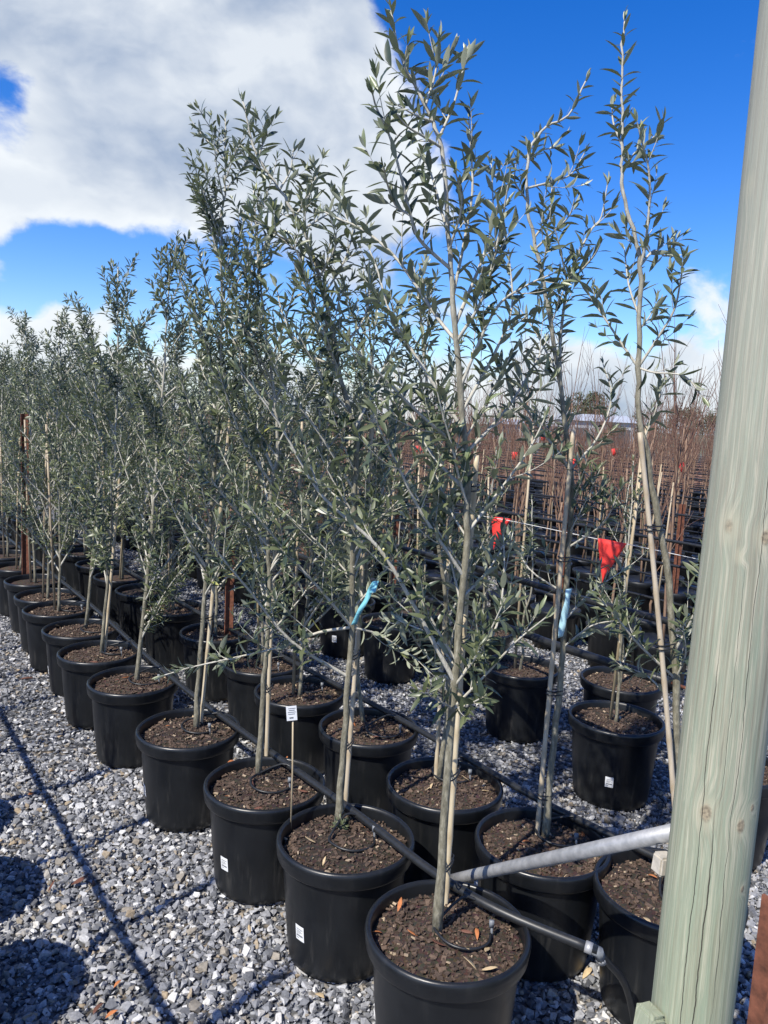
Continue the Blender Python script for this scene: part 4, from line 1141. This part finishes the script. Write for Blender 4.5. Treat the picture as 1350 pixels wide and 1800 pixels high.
# ------------------------------------------------------------------ treeline and sheds on the horizon
M_far, t, b = mat('far_foliage')
nn = noise(t, texco(t), .6, 5)
t.links.new(mixc(t, attr(t), ramp(t, nn, [(.3, (.030, .045, .022)), (.7, (.065, .085, .038))]), (.085, .10, .045)), b.inputs['Base Color']); b.inputs['Roughness'].default_value = .7
M_trunk = simple('far_trunk', (.16, .12, .09), .8, .3, 4)
def far_tree(px, ytop, wpx, dist, label, seed, squash=1.):
    random.seed(seed); base = aty(px, 700, dist); hz = CAM_H; d_ = ray(px, ytop); H = CAM_H + d_.z * dist / d_.y
    W = wpx / FPX * dist; root = thing('far_tree', (base.x, dist, 0), label, 'tree', 'trees on the horizon')
    tk = MB(); th = H * .45; tk.tube([(0, 0, 0), (.1, 0, th * .6), (0, .1, th)], [H * .03, H * .024, H * .016], 8)
    lob = []
    for k in range(22):
        a = random.random() * 6.28; rr = W * .5 * math.sqrt(random.random()) * .8; z = H * random.uniform(.38, .9)
        sc1 = 1 - .5 * max(0, (z / H - .6) / .4); lob.append(Vector((rr * math.cos(a) * sc1, rr * math.sin(a) * sc1, z)))
        if k < 9: tk.tube([(0, 0, th * .8), Vector((0, 0, th)).lerp(lob[-1], .5), lob[-1]], [H * .012, H * .008, H * .003], 5)
    tk.build('trunk', M_trunk, root)
    c = MB(); ls = max(.06, H * .022)
    for lb in lob:
        R0 = W * random.uniform(.13, .22)
        for q in range(130):
            v = Vector((random.gauss(0, 1), random.gauss(0, 1), random.gauss(0, 1))).normalized() * R0 * random.random() ** .4; v.z *= .75
            p = lb + v; p.z = min(p.z, H); e = rnd_perp(Vector((random.gauss(0, 1), random.gauss(0, 1), 1)).normalized()) * ls * random.uniform(.6, 1.3); f_ = rnd_perp(e.normalized()) * ls * .5
            c.add([p - e, p + f_, p + e, p - f_], [(0, 1, 2, 3)], random.random())
    stuff(c.build('crown', M_far, root, False))
for i, (px, yt, w, dist, lb) in enumerate(((1035, 678, 78, 95, 'broad dome-shaped dark tree on the horizon behind the shed'), (1140, 722, 60, 80, 'low rounded tree on the horizon beside the shed'),
    (1205, 712, 70, 85, 'bushy tree on the horizon near the wooden post'), (1255, 718, 70, 78, 'dense tree on the horizon partly behind the wooden post'), (1085, 742, 50, 70, 'small shrub-like tree in front of the shed on the horizon'),
    (960, 738, 60, 100, 'low distant tree on the horizon beyond bare saplings'), (870, 728, 90, 110, 'wide distant tree on the horizon behind the first olive trees'), (760, 722, 80, 105, 'distant tree behind the crowded olives on the horizon'), (1320, 725, 80, 90, 'distant tree on the horizon hidden by the post'))):
    far_tree(px, yt, w, dist, lb, 700 + i)
M_shed = simple('white_shed_cladding', (.40, .42, .44), .6, .08, .6, 0, 0); M_roof = simple('shed_roof_sheet', (.46, .48, .50), .5, .06, .5, .1, 0); M_open = simple('shed_opening', (.10, .11, .12), .8, .2, 1, 0, 0)
def shed(px0, px1, ytop, dist, label):
    a, b_ = aty(px0, 730, dist), aty(px1, 730, dist); d_ = ray((px0 + px1) / 2, ytop); H = CAM_H + d_.z * dist / d_.y; W = b_.x - a.x
    root = thing('shed', ((a.x + b_.x) / 2, dist, 0), label, 'shed', 'sheds on the horizon'); wl = MB(); wl.box((0, 4, H * .38), (W, 8, H * .76)); wl.build('wall', M_shed, root, False)
    r_ = MB(); e = .3; zz = H * .765
    r_.add([(-W / 2 - e, -e, zz), (W / 2 + e, -e, zz), (W / 2 + e, 8 + e, zz), (-W / 2 - e, 8 + e, zz), (-W / 2 - e, 4, H), (W / 2 + e, 4, H)], [(0, 1, 5, 4), (2, 3, 4, 5), (1, 2, 5), (3, 0, 4), (3, 2, 1, 0)]); r_.build('roof', M_roof, root, False)
    for k in range(3):
        o_ = MB(); o_.box((W * (-.33 + .33 * k), -.02, H * .3), (W * .2, .06, H * .5)); o_.build('doorway', M_open, root, False)
shed(1005, 1118, 728, 75, 'long white nursery shed with pale roof on the horizon')
shed(880, 985, 738, 78, 'grey-white nursery shed beyond the bare saplings')
